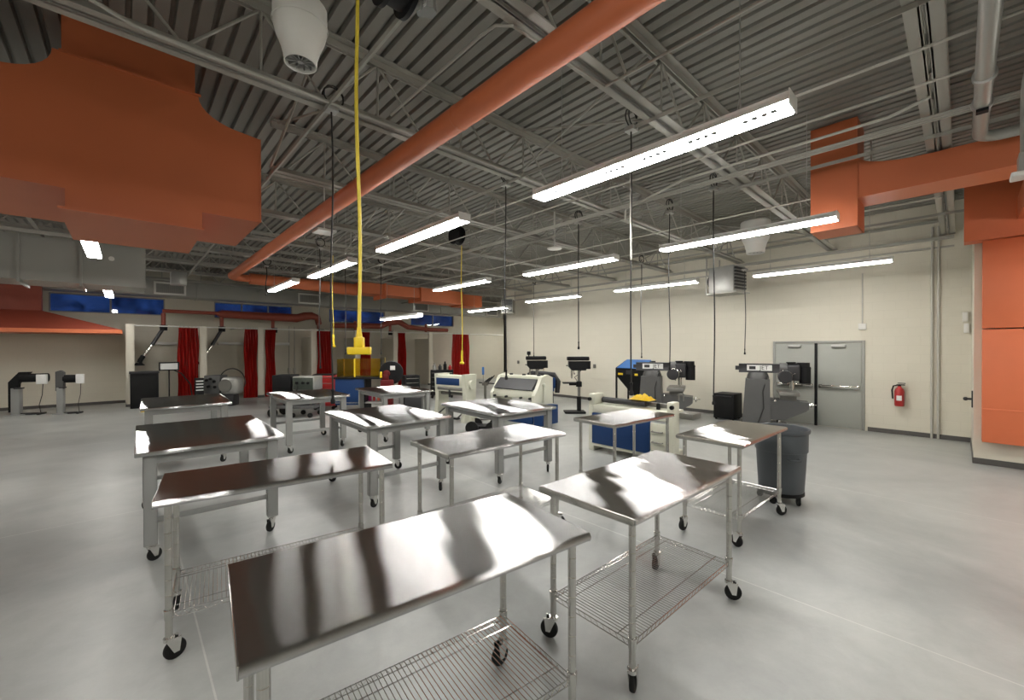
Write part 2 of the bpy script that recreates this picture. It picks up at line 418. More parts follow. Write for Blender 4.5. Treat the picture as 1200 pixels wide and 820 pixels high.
# ------------------------------------------------------------------ light fittings
LIGHT_L = 2.38
def light_proto():
    t = thing('strip_light', '', 'ceiling light', group='suspended white strip lights')
    h = LIGHT_L/2
    MB().prism([(-.095, .0), (-.06, .055), (-.06, .075), (.06, .075), (.06, .055), (.095, .0)], -h, h, 'y').build('housing', 'housing', t, smooth=0)
    b = MB()
    for k in range(6):
        a = -h+.012+k*(LIGHT_L-.024)/6; w = (LIGHT_L-.024)/6-.012
        b.box(-.088, -.006, a, a+w, -.030, -.001, .008, 2); b.box(.006, .088, a, a+w, -.030, -.001, .008, 2)
    b.build('diffuser', 'light', t)
    for s in (-1, 1): MB().box(-.0945, .0945, s*h-.004, s*h+.004, -.03, .074, .002).build('end_cap', 'housing', t)
    for s in (-1, 1):
        b = MB()
        b.cyl((0, s*h*.72, .075), (0, s*(h*.72), ZD-3.65), .004, n=6).cyl((-.05, s*h*.72, .075), (0, s*h*.72, .22), .003, n=5).cyl((.05, s*h*.72, .075), (0, s*h*.72, .22), .003, n=5)
        b.build('hanger_cable', 'galv', t)
    return t
L0 = light_proto()
LZ = 3.65
lights = [
 ((3.33, 1.97, LZ), 'largest strip light, nearest the camera, hung over the stainless tables'),
 ((3.17, 5.5, LZ), 'strip light over the wide benches, just right of the long yellow cord'),
 ((3.15, 9.05, LZ), 'strip light just left of the long yellow cord'),
 ((3.05, 12.3, LZ), 'small strip light that lights a patch of the grey wall duct'),
 ((6.66, 2.26, LZ), 'strip light beside the white downdraft fan, left of the orange hanging duct'),
 ((6.64, 5.52, LZ), 'strip light in the middle of the room with a round disc behind it'),
 ((6.50, 9.05, LZ), 'strip light crossed by the second yellow cord'),
 ((10.7, 2.08, LZ), 'strip light parallel to the door wall, above the grey double door'),
 ((10.50, 5.68, LZ), 'strip light left of the louvred unit heater'),
 ((10.60, 9.45, LZ), 'strip light above the left drill press'),
 ((10.75, 13.1, 3.55), 'farthest strip light beside the last wall grille'),
 ((6.15, 11.7, 2.93), 'low strip light in front of the third blue window, below the orange duct'),
 ((-.42, 9.35, LZ), 'strip light seen end on under the orange box duct'),
 ((-.40, 17.2, LZ), 'strip light seen end on in front of the first blue window'),
 ((3.3, -2.4, LZ), 'strip light over the open floor behind the front table'),
 ((6.66, -2.9, LZ), 'strip light hung before the orange wall panel'),
 ((-.42, 1.2, LZ), 'strip light over the floor left of the front table'),
 ((-4.2, 2.0, LZ), 'strip light added out of view left of the tables to brighten the orange box duct'),  # added lamp outside the view, lifts the front of the orange duct
 ((-.42, -2.4, LZ), 'strip light over the floor behind the camera'),
 ((9.2, -2.7, LZ), 'strip light close to the orange wall panel'),
 ((15.9, 16.4, LZ), 'strip light added out of view to brighten the recess beyond the door wall corner'),  # added lamp behind the wall corner, brightens the dark recess
 ((17.7, 18.3, LZ), 'hidden strip light added to brighten the recess near the last wall grille'),  # second added lamp kept out of view, fills the recess with light
 ((-4.2, 9.2, LZ), 'strip light over the floor beyond the orange box duct'),
 ((-4.2, 16.2, LZ), 'strip light over the belt grinders'),
]
for i, (loc, lab) in enumerate(lights):
    o = L0 if i == 0 else dup(L0)
    o.location = loc; o['label'] = lab
    if i == 11:
        for c in o.children:
            if c.name.startswith('hanger'): c.scale = (1, 1, (ZD-2.93)/(ZD-LZ))

# ------------------------------------------------------------------ tables
def caster(parent, x, y, ang, r=.062, plate=False, top=.19):
    b = MB()
    if plate: b.box(x-.045, x+.045, y-.04, y+.04, top-.012, top, .003)
    c, s = math.cos(ang), math.sin(ang)
    ox, oy = x+c*.03, y+s*.03
    m_ = Matrix.Translation((ox, oy, 0)) @ Matrix.Rotation(ang, 4, 'Z')
    b.cyl((x, y, 2*r+.008), (x, y, top), .017, n=12)
    b.cyl((x, y, 2*r+.004), (x, y, 2*r+.026), .03, n=16)
    for q in (-1, 1):
        b.prism([(-.055, 2*r+.016), (.03, 2*r+.016), (.018, r-.014), (-.012, r-.014)], q*.024-.0025, q*.024+.0025, 'y', mtx=m_)
    f = b.build('caster', 'chrome', parent)
    w = MB().lathe([(r-.012, -.017), (r-.003, -.014), (r, -.006), (r, .006), (r-.003, .014), (r-.012, .017), (.02, .017)], 20, axis='y')
    bmesh.ops.transform(w.bm, matrix=Matrix.Translation((ox, oy, r)) @ Matrix.Rotation(ang, 4, 'Z'), verts=w.bm.verts)
    w.build('wheel', 'rubber', f)

def prep_table(w, d, h=1.05, angs=(.4, 2.0, -1.0, 3.3), name='prep_table'):
    """round-leg stainless table on casters, rolled front and back edges, wire undershelf"""
    t = thing(name, '', 'table', group='stainless tables on wheels')
    r = .023
    prof = []
    for k in range(9):                                   # rolled edge, front
        a = PI/2 + PI*k/8; prof.append((-d/2+r + r*math.cos(a)*1.0, h-r + r*math.sin(a)))
    prof += [(-d/2+r+.02, h-2*r+.0), (-d/2+r+.02, h-.006), (d/2-r-.02, h-.006), (d/2-r-.02, h-2*r)]
    for k in range(9):
        a = -PI/2 + PI*k/8; prof.append((d/2-r + r*math.cos(a), h-r + r*math.sin(a)))
    b = MB(); b.prism(prof, -w/2+.006, w/2-.006, 'x')
    top = b.build('tabletop', 'steel', t, smooth=40)
    for s in (-1, 1):
        MB().box(s*(w/2-.004)-.004, s*(w/2-.004)+.004, -d/2+.01, d/2-.01, h-.046, h-.0015, .003).build('end_lip', 'tube', top)
    lx, ly = w/2-.075, d/2-.07
    b = MB(); b.box(-lx-.03, lx+.03, -.09, .09, h-.03, h-.007); 
    b.build('underside_channel', 'galv', t)
    z = .30; k = 0
    for sx in (-1, 1):
        for sy in (-1, 1):
            b = MB().cyl((sx*lx, sy*ly, .16), (sx*lx, sy*ly, h-.02), .0205, n=16)
            zz = .42
            while zz < h-.1:
                b.lathe([(.0205, zz-.003), (.0215, zz), (.0205, zz+.003)], 16, c=(sx*lx, sy*ly, 0), cap=False); zz += .1
            b.lathe([(.023, z-.035), (.027, z+.03), (.0225, z+.032)], 16, c=(sx*lx, sy*ly, 0), cap=False)
            b.cyl((sx*lx, sy*ly, h-.05), (sx*lx, sy*ly, h-.02), .034, n=16)
            b.build('leg', 'tube', t)
            caster(t, sx*lx, sy*ly, angs[k]); k += 1
    b = MB(); rr = .0035                                # wire shelf with double truss rim
    for dz in (0, -.032):
        for s in (-1, 1):
            b.cyl((-lx, s*ly, z+dz), (lx, s*ly, z+dz), rr, n=6); b.cyl((s*lx, -ly, z+dz), (s*lx, ly, z+dz), rr, n=6)
    n = int(2*lx/.05)
    for s in (-1, 1):
        pts = [(-lx+.025+(2*lx-.05)*q/(2*n), s*ly, z+(-.032 if q % 2 else 0)) for q in range(2*n+1)]; b.tube(pts, .0024, 5)
    n = int(2*ly/.05)
    for s in (-1, 1):
        pts = [(s*lx, -ly+.025+(2*ly-.05)*q/(2*n), z+(-.032 if q % 2 else 0)) for q in range(2*n+1)]; b.tube(pts, .0024, 5)
    n = int(2*lx/.025)
    for q in range(1, n): b.cyl((-lx+2*lx*q/n, -ly, z+.004), (-lx+2*lx*q/n, ly, z+.004), .0022, n=5)
    for q in (-.33, .33): b.cyl((-lx, q*2*ly, z-.004), (lx, q*2*ly, z-.004), .0035, n=6)
    b.build('wire_shelf', 'chrome', t)
    return t
PA = prep_table(1.52, .76)
PB = prep_table(1.36, .70, angs=(1.2, 3.0, -.6, .4))
def place(p, first, loc, rz, lab):
    o = p if first else dup(p)
    o.location = loc; o.rotation_euler = (0, 0, R(rz)); o['label'] = lab
place(PA, True, (1.03, 1.745, 0), -6.5, 'long stainless table nearest the camera, front and centre')
place(PA, False, (2.82, 1.575, 0), -1.5, 'stainless table right of the nearest table, with strongly swirled reflections')
place(PA, False, (.905, 3.66, 0), -7.5, 'narrow stainless table just behind the nearest table, in front of the grey legged bench')
place(PA, False, (2.86, 3.42, 0), -3, 'stainless table in the middle of the group, before the wide four legged benches')
place(PB, True, (5.08, 1.76, 0), -1.5, 'short stainless table beside the grey rubbish bin')
place(PB, False, (5.08, 3.17, 0), -4, 'small stainless table with dull top before the blue fronted shear')

def bench(w, d, h=1.05):
    """four square legs, steel sheet top with folded rim, casters"""
    t = thing('workbench', '', 'workbench', group='grey legged workbenches on wheels')
    MB().box(-w/2, w/2, -d/2, d/2, h-.045, h, .008, 2).build('benchtop', 'steel_flat', t)
    lx, ly = w/2-.11, d/2-.09
    b = MB()
    b.box(-lx, lx, -ly-.02, -ly+.02, h-.13, h-.046).box(-lx, lx, ly-.02, ly+.02, h-.13, h-.046).box(-lx-.02, -lx+.02, -ly, ly, h-.13, h-.046).box(lx-.02, lx+.02, -ly, ly, h-.13, h-.046)
    b.build('apron', 'grey', t)
    k = 0
    for sx in (-1, 1):
        for sy in (-1, 1):
            b = MB()
            b.box(sx*lx-.05, sx*lx+.05, sy*ly-.045, sy*ly-.038, .17, h-.05).box(sx*lx-.05, sx*lx-.043, sy*ly-.045, sy*ly+.045, .17, h-.05).box(sx*lx+.043, sx*lx+.05, sy*ly-.045, sy*ly+.045, .17, h-.05).box(sx*lx-.05, sx*lx+.05, sy*ly-.045, sy*ly+.045, .165, .175)
            b.build('leg', 'grey', t, smooth=0)
            caster(t, sx*lx, sy*ly, .5+1.7*k, .06, True, .166); k += 1
    for sy in (-1, 1): MB().box(-lx+.05, lx-.05, sy*ly-.02, sy*ly+.02, .36, .41, .004).build('stretcher', 'grey', t)
    return t
WA = bench(1.23, 1.85); WB = bench(1.22, 1.56)
place(WA, True, (.67, 5.99, 0), -1, 'large dark topped workbench near the front left, with a white streak across its top')
place(WA, False, (.78, 9.72, 0), -2, 'workbench farthest left, before the first red curtain')
place(WB, True, (2.76, 9.3, 0), -2, 'workbench with a welder cart seen under its far side')
place(WB, False, (2.75, 5.67, 0), -1, 'workbench in the centre left, its top half dark and half striped white')
place(WB, False, (4.53, 8.95, 0), -3, 'farthest workbench, before the red disc machine')
place(WB, False, (4.52, 5.25, 0), -3, 'workbench in front of the blue and ivory bending brake')

# ------------------------------------------------------------------ ducts and ceiling services
def plenum():
    t = thing('hanging_box_duct', 'very large orange sheet metal box duct hung at the upper left', 'duct', (0, 0, 0))
    y0, y1 = 5.42, 6.28
    prof = [(-5.5, 3.43), (1.12, 3.43), (1.12, 4.37)]
    for k in range(1, 9):
        a = PI/2*k/8; prof.append((1.12-.16-.40*math.sin(a)*1.0, 4.39+.24*(1-math.cos(a))))
    prof += [(.55, 4.64), (-.44, 4.64)]
    for k in range(0, 9):
        a = PI/2*(1-k/8); prof.append((-.47-.35*(1-math.sin(a))-.0, 4.64-.26*math.cos(a)-.0))
    prof += [(-.95, 4.37), (-5.5, 4.37)]
    MB().prism(prof, y0, y1, 'y').build('front_casing', 'orange', t, smooth=0)
    MB().box(-5.5, 1.12, y1-.001, 6.9, 3.43, 4.37).build('rear_casing', 'orange', t, smooth=0)
    b = MB().box(-.44, .59, 5.33, 6.78, 3.225, 3.245).box(-.40, .585, 5.42, 6.76, 3.245, 3.43)
    b.build('lower_tray', 'orange', t, smooth=0)
    MB().box(-.42, .54, 5.5, 6.2, 4.635, 5.098).build('riser', 'orange', t, smooth=0)
    MB().box(1.115, 1.127, 5.412, 5.43, 3.43, 4.37).build('corner_seam', 'orange', t, smooth=0)
    MB().box(-.43, .58, 5.405, 5.425, 4.63, 4.65).build('top_seam', 'orange', t, smooth=0)
plenum()
def round_duct():
    t = thing('orange_round_duct', 'long orange round duct crossing the ceiling towards the booth wall', 'duct')
    x, z, r = 2.30, 4.16, .112
    b = MB().cyl((x, Y0+.05, z), (x, 14.7, z), r, n=28); b.build('duct_run', 'orange', t)
    e = MB().tube([(x, 14.7, z)] + [(x+.3-.3*math.cos(PI/2*k/6), 14.7+.3*math.sin(PI/2*k/6), z) for k in range(1, 7)] + [(x+.5, 15.0, z)], r, 20); e.build('elbow', 'orange', t)
    MB().cyl((x+.5, 15.0, z), (6.14, 15.0, z-.04), r*1.5, r*1.85, n=24).build('branch_run', 'orange', t)
    for y in (1.2, 3.2, 5.4, 8.6, 11.6): MB().lathe([(r+.001, -.02), (r+.004, -.012), (r+.004, .012), (r+.001, .02)], 28, c=(x, y, z), axis='y', cap=False).build('joint_band', 'orange', t)
round_duct()
def rect_duct():
    t = thing('hanging_rectangular_duct', 'orange rectangular duct running along the booth wall above the blue windows', 'duct', (-.75, 0, .2))
    MB().box(6.9, 9.3, 14.6, 15.4, 3.78, 4.17).build('casing', 'orange', t, smooth=0)
    MB().box(9.3, 11.3, 14.5, 15.5, 3.66, 4.18).build('casing', 'orange', t, smooth=0)
    MB().box(11.3, 12.4, 14.56, 15.4, 3.60, 4.1).build('end_casing', 'orange', t, smooth=0)
    for x in (7.8, 9.3, 11.3): MB().box(x-.02, x+.02, 14.48, 15.52, 3.64, 4.19).build('flange', 'orange', t, smooth=0)
    MB().box(9.6, 10.8, 15.5, 16.0, 3.85, 4.16).build('branch_collar', 'orange', t, smooth=0)
rect_duct()
def trunk():
    t = thing('orange_hanging_duct', 'orange duct with square end hung near the door wall at upper right', 'duct')
    MB().box(7.2, 7.75, .95, 1.47, 3.63, 5.09).build('drop_box', 'orange', t, smooth=0)
    prof = [(.95, 4.0), (-1.9, 4.0), (-1.9, 4.36), (.25, 4.36)]
    for k in range(1, 8):
        a = PI/2*k/7; prof.append((.25+.70*math.sin(a), 4.36+.2*(1-math.cos(a))))
    MB().prism(prof, 7.2, 7.75, 'x').build('trunk_run', 'orange', t, smooth=0)
    MB().box(7.19, 7.76, .945, .96, 3.63, 4.5).build('flange', 'orange', t, smooth=0)
    MB().box(7.75, 10.3, -1.7, -.6, 4.0, 4.36).build('branch_run', 'orange', t, smooth=0)
trunk()
def grey_duct():
    t = thing('hanging_box_duct', 'big grey rectangular duct hung behind the orange box duct at left', 'duct')
    xs = [-6.5, -1.62, -.73, .33]
    for a, c in zip(xs, xs[1:]): MB().box(a+.004, c-.004, 13.0, 14.2, 3.42, 4.33).build('duct_section', 'greyduct', t, smooth=0)
    for x in xs[1:3]: MB().box(x-.02, x+.02, 12.96, 14.24, 3.36, 4.36).build('flange', 'greyduct', t, smooth=0)
    MB().cyl((-.25, 13.0, 4.02), (-.25, 12.95, 4.02), .05, n=14).build('access_port', 'white', t)
    b = MB(); b.box(-6.5, -.4, 12.5, 12.56, 4.30, 4.36); b.build('trapeze_bar', 'conduit', t)
grey_duct()
def wall_duct():
    t = thing('grey_wall_duct', 'long grey duct along the booth wall over the blue windows, fitted with supply grilles', 'duct')
    MB().box(X0+.02, XF-.05, 20.25, YB-.02, 3.95, 4.58, .06, 3).build('duct_run', 'greyduct', t)
    for x in (-3.2, 2.0, 7.1, 13.2): MB().box(x-.02, x+.02, 20.22, YB-.01, 3.93, 4.60, .05, 2).build('seam_band', 'greyduct', t)
    for x in (1.2, 6.12, 11.9, 17.0):
        b = MB(); w, z0, z1, y = .47, 4.02, 4.48, 20.2
        b.box(x-w, x+w, y, y+.07, z0, z0+.06).box(x-w, x+w, y, y+.07, z1-.06, z1).box(x-w, x-w+.06, y, y+.07, z0+.06, z1-.06).box(x+w-.06, x+w, y, y+.07, z0+.06, z1-.06)
        g = b.build('supply_grille', 'white', t, smooth=0)
        b = MB()
        for k in range(14): 
            xx = x-w+.09+k*(2*w-.18)/13; b.box(xx-.006, xx+.006, y+.015, y+.06, z0+.06, z1-.06)
        b.build('louvre', 'galv', g, smooth=0)
wall_duct()
def alcove_panel():
    t = thing('orange_wall_duct', 'tall bright orange duct panel on the wall at the right edge', 'duct')
    MB().box(10.38, 10.649, -1.5, -.24, .42, 2.28, .006).build('lower_panel', 'orange_wall', t)
    MB().box(10.38, 10.649, -1.5, -.24, 2.30, 3.74, .006).build('upper_panel', 'orange_wall', t)
    MB().box(10.372, 10.40, -1.5, -.24, .95, .98, .003).build('seam_band', 'orange_wall', t)
    MB().box(10.30, 10.649, -3.0, -.03, 3.75, 5.09).build('header_casing', 'orange_wall', t, smooth=0)
alcove_panel()
def pipes():
    z = 4.28
    t = thing('grey_round_duct', 'grey round pipe with two open collars at the top right corner', 'duct')
    y = -.13
    MB().tube([(2.6, y, z), (6.7, y, z)] + [(6.7+.2*math.sin(PI/2*k/6), y-.2+.2*math.cos(PI/2*k/6), z) for k in range(1, 7)] + [(6.9, y-.9, z)], .058, 20).build('pipe_run', 'greyduct', t)
    for x in (5.3, 5.9): MB().lathe([(.059, -.025), (.076, -.02), (.076, .02), (.059, .025)], 24, c=(x, y, z), axis='x', cap=False).build('collar', 'galv', t)
    MB().box(5.86, 5.94, y-.04, y+.04, z-.085, z-.058).build('damper_quadrant', 'black', t)
    t = thing('grey_drop_duct', 'grey duct dropping in front of the orange duct at the right edge', 'duct')
    y = -.42
    MB().tube([(2.6, y, 4.25), (5.55, y, 4.25)] + [(5.55+.18*math.sin(PI/2*k/6), y, 4.07+.18*math.cos(PI/2*k/6)) for k in range(1, 7)] + [(5.73, y, 3.55)], .075, 20).build('pipe_run', 'greyduct', t)
    MB().box(5.62, 5.84, y-.40, y+.085, 3.50, 3.66).build('boot', 'greyduct', t, smooth=0)
    b = MB(); b.box(5.58, 5.61, -.86, -.5, 3.66, 3.68).box(5.58, 5.61, -.86, -.5, 3.95, 3.97).box(5.58, 5.61, -.52, -.5, 3.68, 3.95)
    b.build('damper_frame', 'white', t, smooth=0)
    b = MB(); b.box(5.6, 5.8, y-.13, y+.13, 3.46, 3.50, .01); b.cyl((5.7, y-.02, 3.40), (5.7, y-.02, 3.46), .03, n=12)
    b.build('sensor_plate', 'white', t)
pipes()
# ceiling conduits
def conduit(pts, r, lab):
    o = MB().tube(pts, r, 8).build('hanging_conduit', 'conduit'); tag(o, lab, 'conduit')
zc = 4.352
conduit([(2.52, Y0+.1, 4.30), (2.52, 13, 4.30)], .014, 'thin conduit running along the lower side of the orange round duct')
conduit([(2.06, 4.1, 4.46), (2.06, 2.6, 4.46), (2.06, 2.4, 4.44), (2.1, 2.25, 4.37), (3.2, 2.2, 4.37), (3.2, Y0+.1, 4.37)], .012, 'bent thin conduit between the yellow cord and the orange round duct')
conduit([(4.62, Y0+.1, zc), (4.62, 13.9, zc)], .013, 'thin conduit crossing the joists just above the largest strip light')
conduit([(5.25, Y0+.1, zc), (5.25, 13.9, zc)], .013, 'thin conduit crossing the joists beyond the largest strip light')
for k, w in enumerate(('first', 'second', 'third')):
    x = 6.05+.06*k
    conduit([(x, 13.5, zc), (x, .1, zc), (x, -.5, zc), (x-.12, -.9, zc+.03), (x-.4, -1.5, zc+.1), (x-.4, Y0+.1, zc+.1)], .012, w + ' of three close conduits passing in front of the orange hanging duct')
conduit([(8.0, .2, zc), (8.0, 13.9, zc)], .014, 'conduit crossing the joists left of the orange hanging duct, beyond the three close ones')
conduit([(5.62, .2, 4.375), (5.62, .5, 4.30), (5.62, 2.6, 4.30), (6.1, 3.8, 4.30), (6.6, 4.12, 4.30)], .016, 'slanting conduit rising over the largest strip light to the orange hanging duct')
conduit([(9.4, .2, zc), (9.4, 14.1, zc-.006)], .015, 'conduit crossing the joists behind the white downdraft fan')
conduit([(X0+.1, 4.02, 4.40), (-.2, 4.05, 4.40), (.05, 4.16, 4.39), (.5, 4.17, 4.385), (11.5, 4.17, 4.385)], .016, 'conduit strapped along the roof joist in front of the orange box duct')
conduit([(XW-.03, .43, .0), (XW-.03, .43, 4.6)], .022, 'left of two vertical conduits on the cream wall near the orange panel')
conduit([(XW-.03, .33, .0), (XW-.03, .33, 4.6)], .022, 'right of two vertical conduits on the cream wall near the orange panel')
t = thing('wall_box', 'small white box with conduit above the right corner of the double door', 'alarm box', (XW, 1.6, 2.5))
MB().box(-.06, 0, -.07, .07, -.09, .05, .008).build('box_body', 'white', t); MB().cyl((-.025, .0, .05), (-.025, 0, 1.25), .012, n=10).build('conduit', 'conduit', t)

# downdraft fans: white bell shaped
def fan(loc, s, lab, name='downdraft_fan'):
    t = thing(name, lab, 'fan', loc)
    MB().lathe([(.245, .62), (.26, .60), (.262, .50), (.26, .42), (.255, .36), (.235, .28), (.19, .17), (.165, .08), (.158, 0), (.148, 0), (.15, .06), (.178, .18), (.22, .30), (.24, .42), (.24, .60)], 36, cap=False).build('fan_body', 'white', t)
    MB().lathe([(.264, .395), (.27, .40), (.27, .415), (.264, .42)], 36, cap=False).build('band', 'white', t)
    b = MB()
    for k in range(6):
        a = PI*k/6; b.box(-.15, .15, -.004, .004, .03, .09, mtx=Matrix.Rotation(a, 4, 'Z'))
    b.cyl((0, 0, .02), (0, 0, .1), .03, n=12); b.build('stator_vane', 'galv', t)
    MB().lathe([(.25, .6), (.16, .64), (.05, .66)], 24).build('motor_cover', 'white', t)
    MB().cyl((0, 0, .64), (0, 0, (5.05-loc[2])/s), .012, n=8).build('hanger_rod', 'galv', t)
    t.scale = (s, s, s); return t
fan((.94, 3.28, 4.07), .69, 'large white bell shaped fan hanging at the top left near the yellow cord')
fan((10.1, 3.06, 4.05), 1.12, 'small white bell shaped fan above the louvred unit heater')

# cord reels, drop cords
def reel(loc, r, lab, bag=False):
    t = thing('cord_reel', lab, 'cord reel', loc)
    MB().lathe([(r*.35, -.1), (r, -.095), (r, -.065), (r*.8, -.06), (r*.8, .06), (r, .065), (r, .095), (r*.35, .1)], 32, axis='x').build('drum', 'black', t)
    MB().box(-.03, .03, -.03, .03, r*.5, 5.09-loc[2]).build('bracket', 'galv', t)
    return t
def wob(x, y, z0, z1, amp, seed, n=14):
    rnd = random.Random(seed); a, c = rnd.uniform(0, 6), rnd.uniform(0, 6)
    out = []
    for k in range(n+1):
        f = k/n; e = math.sin(PI*f)
        out.append((x+amp*e*math.sin(a+f*5), y+amp*e*math.sin(c+f*4), z1+(z0-z1)*f))
    return out
def yellow_outlet(x, y, z0, z1, lab, r=.009, bar=True, seed=1):
    t = thing('power_drop', lab, 'power cord', (x, y, 0))
    MB().tube(wob(0, 0, z0+.13, z1, .025, seed), r, 10).build('cord', 'yellow_dark', t)
    if bar:
        d = Vector((.734, -.679, 0)); a = math.atan2(d.y, d.x)
        m_ = Matrix.Rotation(a, 4, 'Z')
        b = MB().box(-.079, .079, -.022, .022, z0, z0+.052, .006, mtx=m_).box(-.031, .031, -.026, .026, z0+.048, z0+.12, .008, mtx=m_)
        b.lathe([(.022, z0+.118), (.018, z0+.15), (.012, z0+.19)], 14)
        o = b.build('outlet_block', 'yellow', t)
        b = MB()
        for q in (-.055, .055): b.cyl((q*d.x, q*d.y, z0-.004), (q*d.x, q*d.y, z0+.002), .018, n=12)
        b.build('outlet_face', 'black', o)
    else:
        MB().lathe([(.05, z0), (.055, z0+.03), (.03, z0+.06), (.025, z0+.30), (.018, z0+.32)], 16).build('plug', 'yellow', t)
    return t
reel((1.31, 2.52, 4.40), .18, 'black cord reel cut off by the top edge, holding the long yellow cord')
yellow_outlet(1.168, 2.805, 1.955, 4.4, 'long thick yellow cord with yellow outlet block hanging nearest the camera', .012, True, 5)
reel((5.66, 8.0, 4.62), .21, 'round black cord reel above the second yellow cord')
yellow_outlet(5.76, 7.95, 1.62, 4.39, 'second yellow cord hanging from the round black reel', .011, False, 9)
yellow_outlet(3.76, 10.6, 2.02, 4.3, 'thin pale yellow cord hanging left of the yellow outlet block', .008, False, 11)
bag = MB()
bag.tube([(1.46, 2.38, 4.7), (1.47, 2.38, 4.4), (1.465, 2.375, 4.20)], [.012, .035, .05], 7).tube([(1.46, 2.43, 4.7), (1.44, 2.43, 4.4), (1.455, 2.44, 4.22)], [.01, .03, .04], 7)
tag(bag.build('hanging_plastic_bag', 'clear'), 'crumpled clear plastic bag hanging beside the top cord reel', 'bag')

def drop(x, y, z0, lab, r=.0095, seed=1, top=4.36, coil=True, color='cord', mid=None):
    t = thing('drop_cord', lab, 'power cord', (x, y, 0), group='black drop cords')
    MB().tube(wob(0, 0, z0, top, .02, seed), r, 8).build('cord', color, t)
    MB().box(-.055, .055, -.055, .055, top-.02, top+.03, .006).build('junction_box', 'galv', t)
    MB().lathe([(.016, z0-.085), (.022, z0-.08), (.022, z0-.045), (.013, z0-.03), (.012, z0+.03), (.017, z0+.05), (.01, z0+.06)], 12).build('connector', 'black', t)
    if coil:
        pts = [(.02+.10*math.cos(a), .02*math.sin(a*.5), top+.14+.10*math.sin(a)) for a in [2*PI*k/24*2.3 for k in range(49)]]
        MB().tube(pts, r*.8, 6).build('slack_coil', 'cord', t)
    return t
drop(1.50, 4.25, 1.53, 'black drop cord hanging in front of the orange round duct, nearest the camera', .0085, 3)
drop(4.05, 4.50, 1.62, 'black drop cord in the middle of the room, right of the second yellow cord', .0085, 4)
drop(6.3, 4.94, 2.05, 'black drop cord hanging in front of the right drill press', .010, 5)
t = drop(4.03, 2.44, 1.56, 'drop cord with pale upper half hanging left of the near strip light end', .0085, 6)
MB().tube(wob(.0, .0, 2.95, 4.0, .008, 2), .0105, 8).build('conduit_sleeve', 'conduit', t)
drop(7.0, 3.48, 1.68, 'black drop cord hanging in front of the first milling machine', .009, 7)
drop(10.7, 6.15, 1.78, 'thin black drop cord hanging over the sandblasting cabinet', .011, 8)
drop(6.45, 2.52, 1.22, 'black drop cord hanging clear against the cream wall with free plug', .010, 9)
drop(11.2, 3.63, 1.9, 'black drop cord hanging over the second milling machine', .010, 10, 3.9, False)
drop(10.9, 10.6, 1.75, 'thin drop cord above the left drill press', .010, 11, 4.3)
drop(5.3, 11.2, 1.9, 'black drop cord hanging beside the low strip light', .010, 12)
drop(3.35, 10.3, 1.6, 'black drop cord left of the thin pale yellow cord', .011, 13)
drop(2.95, 13.6, 3.6, 'short drop cord looped above the small strip light', .014, 14)
drop(4.6, 12.0, 1.9, 'black drop cord behind the yellow outlet block', .009, 15, 4.3, False)

# unit heaters
def heater(loc, rz, s, lab):
    t = thing('unit_heater', lab, 'heater', loc, rz); t.scale = (s, s, s)
    MB().box(-.36, .36, -.30, .30, -.36, .36, .015).build('casing', 'galv', t)
    b = MB()
    for k in range(7): b.box(.36, .40, -.27, .27, -.29+.09*k, -.235+.09*k, mtx=None)
    b.build('louvre', 'dark', t, smooth=0)
    MB().cyl((-.36, 0, 0), (-.46, 0, 0), .2, n=20).build('motor', 'dark', t)
    MB().box(-.42, .46, -.34, .34, -.40, -.365).build('cradle', 'joist', t)
    MB().box(-.42, -.39, -.34, -.31, -.365, (4.42-loc[2])/s).build('hanger', 'joist', t); MB().box(-.42, -.39, .31, .34, -.365, (4.42-loc[2])/s).build('hanger', 'joist', t)
    return t
heater((11.75, 4.25, 3.78), R(-100), .95, 'grey louvred unit heater hanging below the small white fan')
heater((11.9, 13.1, 3.75), R(-140), .8, 'small dark unit heater hanging in the far corner')
b = MB().lathe([(.02, .0), (.16, .01), (.17, .03), (.1, .05)], 24, c=(7.05, 6.2, 4.2)); b.cyl((7.05, 6.2, 4.25), (7.05, 6.2, 5.09), .02, n=8)
tag(b.build('hanging_disc', 'white'), 'round white disc on the ceiling behind the middle strip light', 'disc')
b = MB().box(2.6, 2.95, 8.1, 8.45, 4.2, 4.25, .01).cyl((2.78, 8.28, 4.25), (2.78, 8.28, 5.09), .012, n=8)
tag(b.build('ceiling_panel', 'white'), 'small flat white panel hung beside the orange round duct', 'panel')
t = thing('exit_lamp', 'small lit lamp beside the orange hanging duct', 'lamp', (8.2, .92, 4.22))
MB().sphere((0, 0, 0), .05, 14).build('bulb', emis('lamp_glow', (1, .95, .85), 12), t); MB().cyl((0, 0, .04), (0, 0, .9), .012, n=8).build('stem', 'galv', t)
b = MB().box(1.0, 1.4, 16.6, 17.0, 4.0, 4.4, .02); tag(b.build('hanging_junction_box', 'galv'), 'small galvanised box hung above the first wall grille', 'box')

